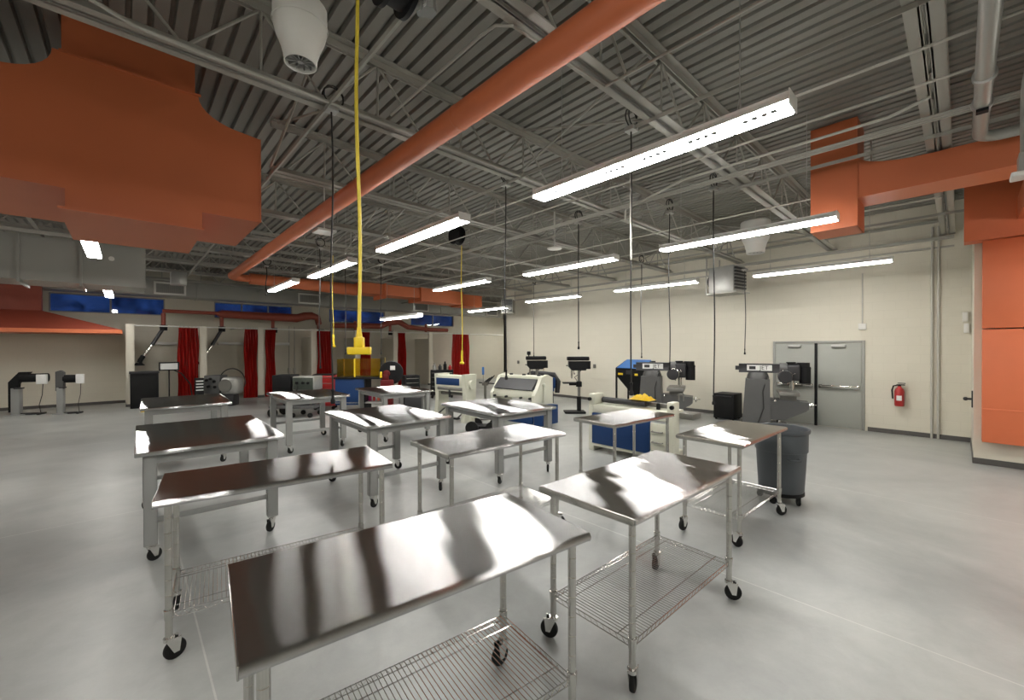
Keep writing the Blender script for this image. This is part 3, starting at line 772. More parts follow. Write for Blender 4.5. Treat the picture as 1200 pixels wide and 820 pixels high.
# ------------------------------------------------------------------ booths
PX = [.07, 2.1, 4.0, 6.05, 8.0, 9.95, 12.0]; YP = 19.4; ZP = 2.84
names = ['first', 'second', 'third', 'fourth', 'fifth', 'sixth', 'seventh']
for i, x in enumerate(PX):
    t = thing('booth_partition', '%s cream booth post and partition from the left' % names[i], 'partition', (x, YP, 0), group='booth partitions')
    MB().box(-.11, .11, 0, .12, 0, ZP, .006).build('post', 'cream', t)
    MB().box(-.05, .05, .12, YB-YP-.001, 0, 2.5).build('panel', 'block_y', t, smooth=0)
    MB().box(-.12, .12, -.01, .12, 0, .09).build('base_strip', 'base', t)
t = thing('curtain_rail', 'white rail running across the tops of the booth posts', 'rail', (0, YP, 0))
MB().cyl((.1, .02, ZP-.04), (17.5, .02, ZP-.06), .022, n=10).build('tube', 'white', t)
for x in (3.2, 14.6): MB().box(x-.02, x+.02, 0, 1.58, ZP-.06, ZP-.03).build('bracket', 'joist', t)
def curtain(x0, x1, lab, seed, y=YP-.02):
    rnd = random.Random(seed); n = 26; b = MB(); rows = []
    for j in range(13):
        f = j/12; z = ZP-.08-(ZP-.10)*f; ring = []
        for k in range(2*n+1):
            u = k/(2*n); w = (x1-x0)*(1+.10*f)
            xx = x0+(x1-x0)/2+(u-.5)*w + .02*math.sin(9*f+u*11+seed)
            yy = y+.07*math.sin(u*PI*2*6.5+.6*math.sin(3*f+seed))*(1-.2*f)+(.06*f*math.sin(u*5+seed))
            ring.append(b.bm.verts.new((xx, yy, z)))
        rows.append(ring)
    for a, c in zip(rows, rows[1:]):
        for k in range(2*n): b.bm.faces.new((a[k], a[k+1], c[k+1], c[k]))
    geom = b.bm.faces[:]
    bmesh.ops.solidify(b.bm, geom=geom, thickness=.006)
    t = thing('welding_curtain', lab, 'curtain', (0, 0, 0), group='red welding curtains')
    b.build('curtain_sheet', 'curtain', t, smooth=60)
    for k in range(5):
        xx = x0+(x1-x0)*(k+.5)/5; MB().tube(arc((xx, YP+.02, ZP-.05), .035, 0, 2*PI*.96, 12, 'yz'), .005, 5).build('ring', 'galv', t)
curtain(1.36, 1.94, 'wide red welding curtain gathered against the second booth post', 1)
curtain(3.42, 3.86, 'red welding curtain left of the third booth post', 2)
curtain(4.16, 4.52, 'red welding curtain right of the third booth post', 3)
curtain(6.18, 6.80, 'bright red welding curtain right of the fourth booth post', 4)
curtain(8.14, 8.60, 'red welding curtain behind the yellow outlet block', 5)
curtain(10.08, 10.48, 'narrow red welding curtain right of the sixth booth post', 6)
curtain(13.4, 14.5, 'last red welding curtain behind the second yellow cord', 7)
# red fume main above the booths
t = thing('fume_duct', 'dark red round fume duct running above the booths', 'duct', (0, 19.9, 0))
MB().tube([(.95, 0, 3.38), (2.6, 0, 3.38)], .07, 14).build('thin_run', 'fume', t)
MB().tube([(2.6, 0, 3.36), (2.75, 0, 3.36), (5.5, 0, 3.32), (5.8, 0, 3.42), (6.1, 0, 3.46), (6.35, 0, 3.38), (6.45, .1, 3.1)], [.08, .15, .18, .18, .17, .15, .13], 16).build('main_run', 'fume', t)
MB().tube([(7.0, 0, 3.05), (9.4, 0, 3.1), (9.8, 0, 3.3), (10.4, 0, 3.36), (10.9, 0, 3.1), (12.2, 0, 3.0), (13.4, 0, 3.0)], [.12, .15, .16, .16, .13, .11, .1], 14).build('far_run', 'fume', t)
for k, x in enumerate((.98, 2.75, 4.55, 6.4, 8.1, 9.9, 12.0)): MB().cyl((x, 0, 2.865), (x, 0, 3.3), .07, n=12).build('drop_pipe', 'fume', t)
# fume arms
def fume_arm(x, lab, long=True):
    t = thing('fume_hood', lab, 'fume hood', (x, 19.85, 0), group='jointed fume arms')
    MB().cyl((0, 0, 2.66), (0, 0, 2.86), .11, .12, n=16).build('swivel_joint', 'black', t)
    if long:
        MB().cyl((-.02, 0, 2.72), (-.33, -.05, 2.12), .06, n=14).build('upper_tube', 'dark', t)
        MB().cyl((-.33, -.05, 2.12), (-.57, -.1, 1.72), .055, n=14).build('lower_tube', 'chrome', t)
        MB().tube([(-.56, -.1, 1.74), (-.64, -.12, 1.6), (-.67, -.12, 1.5)], .075, 12).lathe([(.08, 1.5), (.16, 1.42), (.16, 1.40)], 16, c=(-.68, -.12, 0)).build('hood', 'black', t)
    return t
fume_arm(.98, 'fume arm hanging in the first booth with shiny lower tube')
fume_arm(2.75, 'fume arm hanging in the second booth with shiny lower tube')
fume_arm(4.6, 'short black fume joint in the third booth', False)
fume_arm(6.5, 'short black fume joint in the fourth booth', False)
fume_arm(9.9, 'short black fume joint at the sixth booth post', False)
for x, lab in ((1.15, 'white unlit wall light in the first booth'), (3.2, 'white unlit wall light in the second booth'), (5.0, 'white unlit wall light in the third booth')):
    t = thing('wall_light', lab, 'wall light', (x, YB, 2.18), group='booth wall lights')
    MB().box(-.45, .45, -.10, 0, -.05, .07, .01).build('housing', 'white', t); MB().cyl((-.44, -.12, -.01), (.44, -.12, -.01), .022, n=10).build('tube', 'label', t)
for k, x in enumerate((5.45, 5.68, 10.6)):
    o = MB().cyl((x, YB-.06, .0), (x, YB-.06, 3.0), .022, n=8).box(x-.05, x+.05, YB-.12, YB-.01, .85, 1.1, .01)
    tag(o.build('gas_pipe', 'conduit'), ['left vertical pipe with valve on the third booth wall', 'right vertical pipe with valve on the third booth wall', 'vertical pipe with valve at the far booths'][k], 'pipe')
# forge hood
t = thing('exhaust_hood', 'wide orange pyramid exhaust hood at the far left', 'hood')
MB().box(-5.2, -.12, 18.9, 20.95, 2.50, 2.62).build('lip', 'orange', t, smooth=0)
MB().frustum((-5.2, -.13, 18.91, 20.95), (-3.3, -2.0, 19.9, 20.9), 2.62, 3.22).build('canopy', 'fume', t, smooth=0)  # orange slope coloured darker red, its lack of light painted in
MB().box(-3.3, -2.0, 19.9, 20.2, 3.22, 5.08).build('flue', 'fume', t, smooth=0)  # same darker red, shade painted into the unlit flue
# ------------------------------------------------------------------ machines along the booths
def grinder(loc, rz, lab, kind):
    t = thing('belt_grinder', lab, 'grinder', loc, rz); q = (.78, .62)[kind]; t.scale = (q, q*.9, 1)
    b = MB().box(-.12, .12, -.12, .12, .03, .82, .01).box(-.25, .25, -.2, .2, 0, .03); b.build('pedestal', 'grey', t)
    MB().box(.1, .72, -.05, .05, .0, .06).box(.66, .74, -.25, .25, 0, .05).build('floor_frame', 'dark', t)
    if kind == 0:
        MB().prism([(-.2, .1), (.02, .1), (.08, .95), (.25, 1.15), (.42, 1.3), (.1, 1.3), (-.2, 1.0)], -.09, .09, 'y').build('belt_guard', 'black', t)
        MB().cyl((.1, 0, 1.12), (.9, 0, 1.12), .13, n=20).build('motor', 'black', t)
    else:
        MB().prism([(-.16, .72), (.06, .68), (.14, .8), (.14, 1.28), (.02, 1.34), (-.16, 1.3)], -.10, .10, 'y').build('belt_guard', 'machgrey', t)
        MB().cyl((.1, 0, 1.08), (.75, 0, 1.08), .12, n=20).build('motor', 'black', t)
    MB().box(.62, .92, -.18, -.06, .93, 1.22, .01).build('switch_box', 'label', t)
    MB().tube([(.8, -.12, .95), (.78, -.13, .6), (.7, -.15, .3), (.72, -.1, .06)], .012, 6).build('cable', 'cord', t)
    MB().box(.0, .22, -.2, .0, .80, .84).build('work_rest', 'dark', t)
grinder((-2.45, 19.3, 0), R(-20), 'belt grinder on a pedestal at the far left edge with a black hooked guard', 0)
grinder((-1.5, 18.7, 0), R(-20), 'belt grinder on a pedestal left of the first booth post with upright grey guard', 1)
# booth 1 bench + framed torch
t = thing('welding_bench', 'black welding bench in the first booth', 'bench', (.42, 19.0, 0), R(0))
MB().box(-.36, .36, -.35, .35, .0, 1.16, .01).build('body', 'black', t); MB().box(-.38, .38, -.38, .38, 1.16, 1.22, .006).build('bench_top', 'dark', t)
MB().box(-.3, .28, -.365, -.345, .2, 1.05, .004).build('door_panel', 'rubber', t)
t = thing('welding_screen', 'small framed sign and torch holder standing behind the black welding bench', 'holder', (1.08, 19.0, 0))
b = MB(); b.box(-.28, .28, -.02, .02, 1.22, 1.26).box(-.28, .28, -.02, .02, 1.48, 1.52).box(-.28, -.24, -.02, .02, 1.26, 1.48).box(.24, .28, -.02, .02, 1.26, 1.48)
b.build('frame', 'black', t); MB().box(-.24, .24, -.005, .005, 1.26, 1.48).build('sheet', 'label', t); MB().cyl((0, .03, 0), (0, .03, 1.26), .02, n=8).build('post', 'black', t)
MB().tube([(.1, 0, 1.25), (.35, .1, 1.1), (.6, .1, .7), (.65, .1, .2)], .02, 8).build('hose', 'cord', t)
b = MB().prism([(-.15, 0), (.15, 0), (.05, .09), (-.15, .09)], -.1, .1, 'y'); o = b.build('floor_chock', 'yellow'); o.location = (.45, 17.6, 0); tag(o, 'small yellow chock on the floor by the first booth', 'chock')
# booth 2 machine
t = thing('disc_grinder', 'rounded grey grinding machine with a hose loop in the second booth', 'grinder', (2.5, 17.6, 0), R(-35)); t.scale = (.85, .85, .95)
MB().box(-.62, -.02, -.3, .3, .45, 1.12, .03).build('control_head', 'machgrey', t)
MB().box(-.02, .62, -.32, .32, .42, 1.05, .14, 4).build('dust_housing', 'galv', t)
MB().box(-.45, .45, -.25, .25, 0, .44, .02).build('pedestal', 'dark', t)
for (x, z) in ((-.5, .95), (-.36, 1.0), (-.22, .9), (-.44, .72), (-.2, .7)): MB().cyl((x, -.3, z), (x, -.36, z), .05, n=12).build('control_knob', 'black', t)
MB().lathe([(.02, -.02), (.24, -.02), (.24, .02), (.02, .02)], 28, c=(.2, -.34, .74), axis='y').build('disc', 'iron', t)
MB().tube(arc((.25, .1, .85), .5, PI*.95, -.35, 18, 'xz'), .022, 8).build('hose', 'cord', t)
t = thing('rod_rack', 'small black rack with pale slats beside the second booth post', 'rack', (1.78, 17.5, 0))
MB().box(-.12, .12, -.1, .1, .0, 1.0, .005).build('body', 'black', t)
for k in range(4): MB().box(-.10, .10, -.115, -.1, .58+.1*k, .62+.1*k).build('slat', 'label', t)
# booth 3 welder cart
t = thing('welder_cart', 'dark green fronted welder on a wheeled cart behind the third workbench', 'welder', (3.68, 13.25, 0), R(-43))
MB().box(-.02, .60, -.28, .28, .78, 1.18, .02).build('welder_case', 'galv', t)
MB().box(.0, .58, -.295, -.28, .8, 1.15, .004).build('front_panel', 'greenpanel', t)
MB().box(-.62, -.08, -.26, .26, .72, 1.22, .02).build('wire_feeder', 'black', t)
MB().box(-.7, .62, -.3, .3, .26, .34, .01).build('shelf', 'machgrey', t); MB().box(-.3, .45, -.25, .25, .34, .6, .02).build('cooler', 'dark', t)
for x in (-.55, .5):
    for y in (-.24, .24): MB().box(x-.02, x+.02, y-.02, y+.02, .3, .78).build('upright', 'machgrey', t)
for x, r in ((-.58, .14), (.0, .07), (.5, .07)):
    for y in (-.3, .3): MB().lathe([(r*.4, -.025), (r, -.02), (r, .02), (r*.4, .025)], 20, c=(x, y, r), axis='y').build('wheel', 'rubber', t)
b = MB()
for x in (.12, .3, .45): b.cyl((x, -.295, 1.0), (x, -.33, 1.0), .04, n=12)
b.build('dial', 'black', t)
MB().tube([(.15, -.3, .9), (.1, -.4, .6), (-.2, -.42, .45), (-.5, -.35, .7)], .018, 8).build('welding_cable', 'cord', t)
# booth 4 tool chest
def chest(loc, rz, w, h, lab, body, n=5, z0=.12):
    t = thing('tool_chest', lab, 'tool chest', loc, rz)
    MB().box(-w/2, w/2, -.25, .25, z0, h, .012).build('cabinet', body, t)
    dz = (h-z0-.06)/n
    for k in range(n):
        d = MB().box(-w/2+.02, w/2-.02, -.275, -.249, z0+.03+k*dz, z0+.03+(k+1)*dz-.015, .004).build('drawer', body, t)
        MB().box(-w/2+.05, w/2-.05, -.29, -.274, z0+.03+(k+.72)*dz, z0+.03+(k+.8)*dz).build('handle', 'chrome', d)
    for x in (-w/2+.07, w/2-.07):
        for y in (-.19, .19): MB().lathe([(.02, -.018), (.055, -.015), (.055, .015), (.02, .018)], 14, c=(x, y, .055), axis='y').build('wheel', 'rubber', t)
    MB().box(-w/2, w/2, -.26, .25, h, h+.03, .006).build('chest_top', 'black', t)
chest((4.78, 14.2, 0), R(-30), .68, 1.12, 'red tool chest with black top by the fourth booth', 'red')
chest((7.0, 12.6, 0), R(-15), .5, 1.05, 'black tool chest with pale drawer handles right of the red disc machine', 'black', 6)
# plasma table with amber shield
t = thing('shielded_table', 'blue cabinet table with a see-through amber shield on top', 'machine', (5.4, 12.77, 0), R(-41))
MB().box(-.72, .16, -.3, .3, .25, 1.05, .01).build('cabinet', 'blue', t)
MB().box(-.76, .80, -.34, .34, 1.05, 1.11, .008).build('table_top', 'black', t)
MB().box(.16, .2, -.3, .3, .1, 1.05).box(.72, .76, -.3, .3, .1, 1.05).build('side_frame', 'black', t)
MB().box(-.72, .74, -.3, .3, .30, .34).build('shelf', 'galv', t)
b = MB()
b.box(-.66, -.12, -.30, -.29, 1.11, 1.66).box(-.12, .66, -.30, -.29, 1.11, 1.68).box(-.66, -.65, -.29, .3, 1.11, 1.66).box(.65, .66, -.29, .3, 1.11, 1.70)
b.build('amber_shield', 'amber', t, smooth=0)
MB().box(-.14, -.10, -.315, -.30, 1.11, 1.68).build('shield_rail', 'yellow', t); MB().box(-.66, .66, .28, .3, 1.11, 1.66).build('rear_shield', 'amber', t)
for (x, w, m_) in ((.25, .08, 'magenta'), (.38, .06, 'red'), (.52, .07, 'coral')):
    tag(MB().box(x-w/2, x+w/2, -.05, .05, .343, .34+.38, .01).build('supply_tub', m_, None), '', 'tub')
tubs = [o for o in COL.objects if o.name.startswith('supply_tub')]
for o, l in zip(tubs, ('magenta tub on the shelf of the amber shielded table', 'red tub between the magenta and coral tubs', 'coral tub on the shelf of the amber shielded table')):
    o['label'] = l; o.parent = None; o.location = t.location; o.rotation_euler = t.rotation_euler
# red disc machine
t = thing('disc_sander', 'red and black disc sander with a large black disc', 'sander', (5.6, 11.3, 0), R(-30))
MB().lathe([(.05, -.05), (.32, -.05), (.34, -.02), (.34, .03), (.05, .05)], 36, c=(.05, 0, 1.28), axis='y').build('disc_guard', 'black', t)
MB().lathe([(.03, -.09), (.07, -.085), (.09, -.07), (.10, -.05)], 24, c=(-.08, -.02, 1.26), axis='y').box(-.2, -.02, -.12, -.04, 1.02, 1.24, .03).build('hub', 'darkred', t)
MB().box(-.24, .12, -.22, .1, .86, 1.08, .03).build('motor_base', 'darkred', t)
MB().box(-.30, .34, -.3, .2, .82, .87, .01).build('platform', 'iron', t)
MB().cyl((-.02, -.05, .0), (-.02, -.05, .82), .14, .13, n=20).build('pedestal', 'darkred', t)
MB().box(.02, .16, -.075, -.055, 1.36, 1.48, .004, mtx=None).build('notice', 'label', t)
MB().box(-.26, -.2, -.2, -.1, 1.15, 1.32, .01).build('spark_guard', 'yellow', t)
b = MB().box(-.22, .22, -.2, .2, 0, .62, .02); o = b.build('grey_case', 'dark'); o.location = (5.95, 10.5, 0); o.rotation_euler = (0, 0, R(-40)); tag(o, 'dark case on the floor under the farthest workbench', 'case')

# ------------------------------------------------------------------ sheet metal machines (local x along the bed, -y is the front)
t = thing('slip_roll', 'ivory sheet metal roller with a wide blue front panel', 'sheet metal machine', (6.68, 9.55, 0), R(-78))
MB().box(-.55, .50, -.22, .22, .80, 1.24, .02).build('bed', 'ivory', t)
MB().box(-.50, .36, -.235, -.22, .98, 1.17, .004).build('blue_panel', 'blue', t)
for x in (-.5, .52): MB().prism([(-.28, 0), (.28, 0), (.2, .6), (.24, 1.28), (-.24, 1.28), (-.2, .6)], x-.06, x+.06, 'x').build('end_frame', 'ivory', t)
b = MB()
for (y, z) in ((-.2, .92), (-.06, .78), (.1, .92)): b.cyl((-.44, y, z-.04), (.46, y, z-.04), .05, n=16)
b.build('roller', 'iron', t)
MB().cyl((.58, 0, 1.0), (.66, 0, 1.0), .12, n=20).build('gear_cover', 'ivory', t)
MB().box(-.02, .03, -.24, -.2, .65, .9).build('foot_link', 'dark', t); MB().box(-.44, .46, -.42, -.3, .1, .14).build('treadle', 'black', t)
MB().cyl((-.4, -.36, .12), (-.4, 0, .3), .02, n=8).cyl((.4, -.36, .12), (.4, 0, .3), .02, n=8).build('treadle_arm', 'dark', t)

t = thing('bending_brake', 'ivory bending brake with dark apron and blue base', 'sheet metal machine', (7.75, 7.95, 0), R(-84))
MB().box(-.70, .70, -.15, .30, 1.16, 1.26, .02).build('top_beam', 'ivory', t)
MB().prism([(-.42, .93), (-.36, .90), (-.10, 1.16), (-.16, 1.19)], -.68, .62, 'x').build('apron', 'dark', t)
MB().box(-.70, .68, -.40, -.1, .70, .90, .015).build('bed', 'ivory', t)
for x in (-.72, .70):
    MB().prism([(-.45, 0), (.32, 0), (.32, 1.22), (.1, 1.3), (-.15, 1.24), (-.30, .98), (-.45, .8)], x-.05, x+.05, 'x').build('end_frame', 'ivory', t)
MB().box(-.72, .72, -.52, -.42, .10, .52, .008).build('front_base_panel', 'blue', t)
MB().box(.76, 1.0, -.5, .2, .08, .55, .01).build('side_base_panel', 'blue', t)
for x in (-.62, -.2, .3, .6): MB().cyl((x, -.41, .72), (x, -.48, .72), .03, n=10).build('adjuster', 'dark', t)
MB().cyl((.78, -.1, 1.02), (.78, -.1, .62), .03, n=10).sphere((.78, -.1, 1.05), .05).build('handle', 'ivory', t)
for x in (-.45, .0, .5): MB().cyl((x, .05, 1.26), (x, .05, 1.30), .05, n=12).build('clamp_bolt', 'dark', t)

t = thing('tube_bender', 'dark tube bender with several angled handles between the ivory machines', 'bender', (7.35, 9.05, 0), R(-62)); t.scale = (.55, .7, 1)
MB().cyl((0, 0, 0), (0, 0, .95), .06, n=12).lathe([(.3, 0), (.3, .03), (.08, .06)], 20).build('stand', 'iron', t)
MB().lathe([(.05, .95), (.16, .95), (.16, 1.03), (.05, 1.03)], 20).build('die', 'iron', t)
for k, (dx, dz) in enumerate(((.32, .18), (.40, .24), (.48, .30))): MB().cyl((-.05+.1*k, 0, 1.03), (dx-.02+.05*k, -.1, 1.05+dz*.6), .02, n=8).build('handle', 'dark', t)
MB().cyl((-.34, 0, 1.02), (.5, 0, 1.0), .018, n=8).build('crossbar', 'dark', t)
MB().box(-.16, -.06, -.04, .04, 1.24, 1.46, .02).build('blue_grip', 'lidblue', t); MB().cyl((-.11, 0, 1.0), (-.11, 0, 1.25), .015, n=8).build('stem', 'iron', t)
# wheeled black base below the front bench edge
t = thing('wheeled_dolly', 'black dolly with big wheels beneath the bench by the bending brake', 'dolly', (6.15, 7.65, 0), R(-50))
MB().box(-.35, .35, -.2, .2, .12, .18, .01).build('deck', 'black', t)
for x in (-.22, .25): 
    for y in (-.24, .24): MB().lathe([(.05, -.03), (.15, -.028), (.15, .028), (.05, .03)], 20, c=(x, y, .15), axis='y').build('wheel', 'rubber', t)
MB().box(-.3, -.24, -.18, .18, .18, .62).build('handle', 'ivory', t)
# tool bench with clutter behind
chest((9.3, 14.2, 0), R(-35), .9, 1.08, 'low black tool chest in front of the last red curtain', 'black', 5)
for k, (dx, h, m_, lab) in enumerate(((-.3, .28, 'galv', 'steel bottle on the low black tool chest'), (-.08, .22, 'dark', 'dark canister on the low black tool chest'), (.12, .34, 'black', 'tall black bottle on the low black tool chest'), (.32, .2, 'red', 'small red bottle on the low black tool chest'))):
    a = R(-35); o = MB().lathe([(.06, 0), (.07, .01), (.07, h*.65), (.03, h*.8), (.03, h)], 14).build('bottle', m_); o.location = (9.3+dx*math.cos(a), 14.2+dx*math.sin(a), 1.11); tag(o, lab, 'bottle')

# foot shear with blue panel (along Y)
t = thing('foot_shear', 'ivory foot shear with blue front panel behind the small dull table', 'sheet metal machine', (6.95, 4.05, 0), R(-90))
# local x = world -Y, local y = world +X
MB().box(-.80, .40, -.36, -.30, .16, .74, .006).build('front_panel', 'blue', t)
MB().box(-.86, .74, -.33, .25, .10, .20, .01).build('foot_beam', 'ivory', t)
MB().box(-.84, .72, -.30, .28, .74, .90, .015).build('table_bed', 'ivory', t)
MB().box(-.90, -.76, -.32, -.02, .90, 1.10, .015).build('left_head', 'ivory', t)
MB().box(.71, .83, -.34, -.12, 0, 1.08, .02).build('right_post', 'ivory', t)
MB().box(-.92, -.80, -.30, .02, 0, .90, .01).build('left_post', 'ivory', t)
MB().box(.41, .69, -.34, -.30, .24, .70, .008).build('drawer', 'ivory', t)
for z in (.38, .56): MB().tube([(.46, -.34, z), (.46, -.39, z), (.64, -.39, z), (.64, -.34, z)], .012, 8).build('drawer_handle', 'iron', t)
MB().cyl((-.72, -.1, .98), (.2, -.1, .98), .055, n=16).build('hold_down_bar', 'dark', t)
MB().box(-.72, .72, .0, .08, .92, 1.0, .006).build('blade_beam', 'iron', t)
MB().box(.84, 1.08, -.16, .14, .80, .90, .01).build('side_table', 'iron', t)
MB().tube([(.76, 0, 1.08), (.76, 0, 1.2), (.84, 0, 1.2), (.84, 0, 1.08)], .012, 8).build('top_handle', 'iron', t)
for x in (-.85, .81): MB().cyl((x, -.34, 1.0), (x, -.38, 1.0), .035, n=12).build('bolt', 'black', t)
b = MB(); n = 14; vs = []
rnd = random.Random(4)
for i in range(n+1):
    row = []
    for j in range(9):
        u, v = i/n, j/8; row.append(b.bm.verts.new(((u-.5)*.42, (v-.5)*.26, .10*math.sin(PI*u)**.6*math.sin(PI*v)**.6*(.55+.7*rnd.random()))))
    vs.append(row)
for i in range(n):
    for j in range(8): b.bm.faces.new((vs[i][j], vs[i+1][j], vs[i+1][j+1], vs[i][j+1]))
bmesh.ops.solidify(b.bm, geom=b.bm.faces[:], thickness=.006)
o = b.build('yellow_cloth', 'yellow', smooth=60); o.location = (6.9, 3.95, 1.045); o.rotation_euler = (0, 0, R(-90)); tag(o, 'crumpled yellow cloth on top of the blue fronted shear', 'cloth')
o = MB().lathe([(.035, 0), (.035, .10), (.02, .11)], 14).build('black_cup', 'black'); o.location = (6.86, 3.62, .905); tag(o, 'small black cup beside the yellow cloth', 'cup')

# ------------------------------------------------------------------ drill presses, blast cabinet, bandsaw
def drill_press():
    t = thing('drill_press', '', 'drill press', group='black drill presses')
    MB().box(-.18, .45, -.23, .23, 0, .06, .015).build('base_plate', 'black', t)
    MB().cyl((0, 0, .06), (0, 0, .5), .065, n=18).build('lower_column', 'black', t)
    MB().cyl((0, 0, .5), (0, 0, 1.45), .042, n=18).build('column', 'iron', t)
    MB().lathe([(.09, .80), (.09, .95), (.055, .97)], 18).build('table_collar', 'black', t)
    MB().box(.08, .50, -.16, .16, .90, .935, .01).box(.05, .3, -.03, .03, .84, .9).build('work_table', 'black', t)
    MB().cyl((-.02, -.09, .88), (-.02, -.2, .86), .012, n=8).cyl((-.02, -.2, .86), (-.1, -.24, .82), .01, n=8).build('crank', 'iron', t)
    MB().prism([(-.2, 1.30), (.22, 1.30), (.32, 1.42), (.32, 1.58), (-.24, 1.58), (-.24, 1.42)], -.12, .12, 'y').build('head', 'black', t)
    MB().box(-.30, .36, -.15, .15, 1.60, 1.72, .03, 3).build('belt_cover', 'black', t)
    MB().cyl((-.26, 0, 1.34), (-.26, 0, 1.58), .10, n=18).build('motor', 'black', t)
    MB().cyl((.22, 0, 1.12), (.22, 0, 1.32), .03, n=14).cyl((.22, 0, 1.05), (.22, 0, 1.12), .02, .026, n=12).build('chuck', 'chrome', t)
    MB().box(.03, .13, -.156, -.15, 1.62, 1.70).build('badge', 'label', t)
    b = MB()
    for a in (0.3, 2.4, 4.5): b.cyl((.16, -.14, 1.38), (.16+.2*math.cos(a), -.16, 1.38+.2*math.sin(a)), .009, n=8); b.sphere((.16+.2*math.cos(a), -.16, 1.38+.2*math.sin(a)), .022, 10)
    b.cyl((.16, -.1, 1.38), (.16, -.16, 1.38), .03, n=12)
    b.build('feed_handle', 'dark', t)
    MB().tube([(-.1, -.1, 1.32), (.02, -.12, 1.15), (.12, -.1, 1.08), (.05, -.08, .98)], .012, 6).build('cable', 'cord', t)
    return t
D = drill_press()
D.location = (10.15, 7.95, 0); D.rotation_euler = (0, 0, R(137)); D['label'] = 'black drill press standing clear on the floor, right of the leaning pole'
o = dup(D, (9.75, 9.35, 0), R(137), 'black drill press partly hidden behind the ivory bending brake')
MB().box(.2, .32, -.05, .05, 1.76, 1.88, .02).cyl((.26, 0, 1.7), (.26, 0, 1.78), .02, n=8).build('work_lamp', 'black', o)
t = thing('band_saw', 'blue and black horizontal band saw behind the bending brake', 'saw', (11.2, 10.3, 0), R(137))
MB().tube([(-.42, 0, .35), (-.46, 0, .75), (-.30, 0, 1.0), (.1, 0, 1.05), (.5, 0, 1.08), (.65, 0, 1.0)], [.09, .1, .1, .09, .08, .07], 12).build('saw_frame', 'dark', t)
MB().box(-.35, .05, -.18, .18, .52, .92, .05, 3).build('wheel_cover', 'blue', t)
MB().box(-.3, .6, -.2, .2, .42, .54, .02).build('bed', 'blue', t)
for x in (-.22, .5): MB().box(x-.05, x+.05, -.2, .2, 0, .42).build('stand_leg', 'dark', t)
MB().cyl((-.15, -.18, .72), (-.15, -.2, .72), .12, n=20).build('wheel_plate', 'label', t)
t = thing('blast_cabinet', 'black sandblasting cabinet with blue lid and funnel base', 'blast cabinet', (11.55, 6.85, 0), R(-90))
# front faces -X: local -y -> world -X
MB().prism([(-.36, 1.12), (.36, 1.12), (.36, 1.58), (.20, 1.58), (-.36, 1.36)], -.48, .48, 'x').build('cabinet', 'black', t)
MB().prism([(-.375, 1.36), (.20, 1.60), (.20, 1.615), (-.375, 1.375)], -.42, .42, 'x').build('lid', 'lidblue', t)
MB().frustum((-.06, .06, -.06, .06), (-.46, .46, -.35, .35), .52, 1.12).build('funnel', 'black', t)
for x in (-.46, .46):
    for y in (-.34, .34): MB().box(x-.022, x+.022, y-.022, y+.022, 0, 1.13).build('leg', 'black', t)
MB().box(-.1, .08, -.372, -.36, 1.18, 1.30).build('notice', 'dark', t)
for x, lw in ((-.30, .08), (.24, .05)): MB().box(x-lw, x+lw, -.37, -.36, 1.15, 1.21).build('warning_sticker', 'yellow', t)
MB().cyl((0, 0, .42), (0, 0, .53), .04, n=12).build('valve', 'iron', t)
o = MB().cyl((XW-.35, 12.0, .0), (XW-.02, 11.85, 1.35), .014, n=8).build('leaning_pole', 'tan'); tag(o, 'thin brown pole leaning against the cream wall between the drill presses', 'pole')

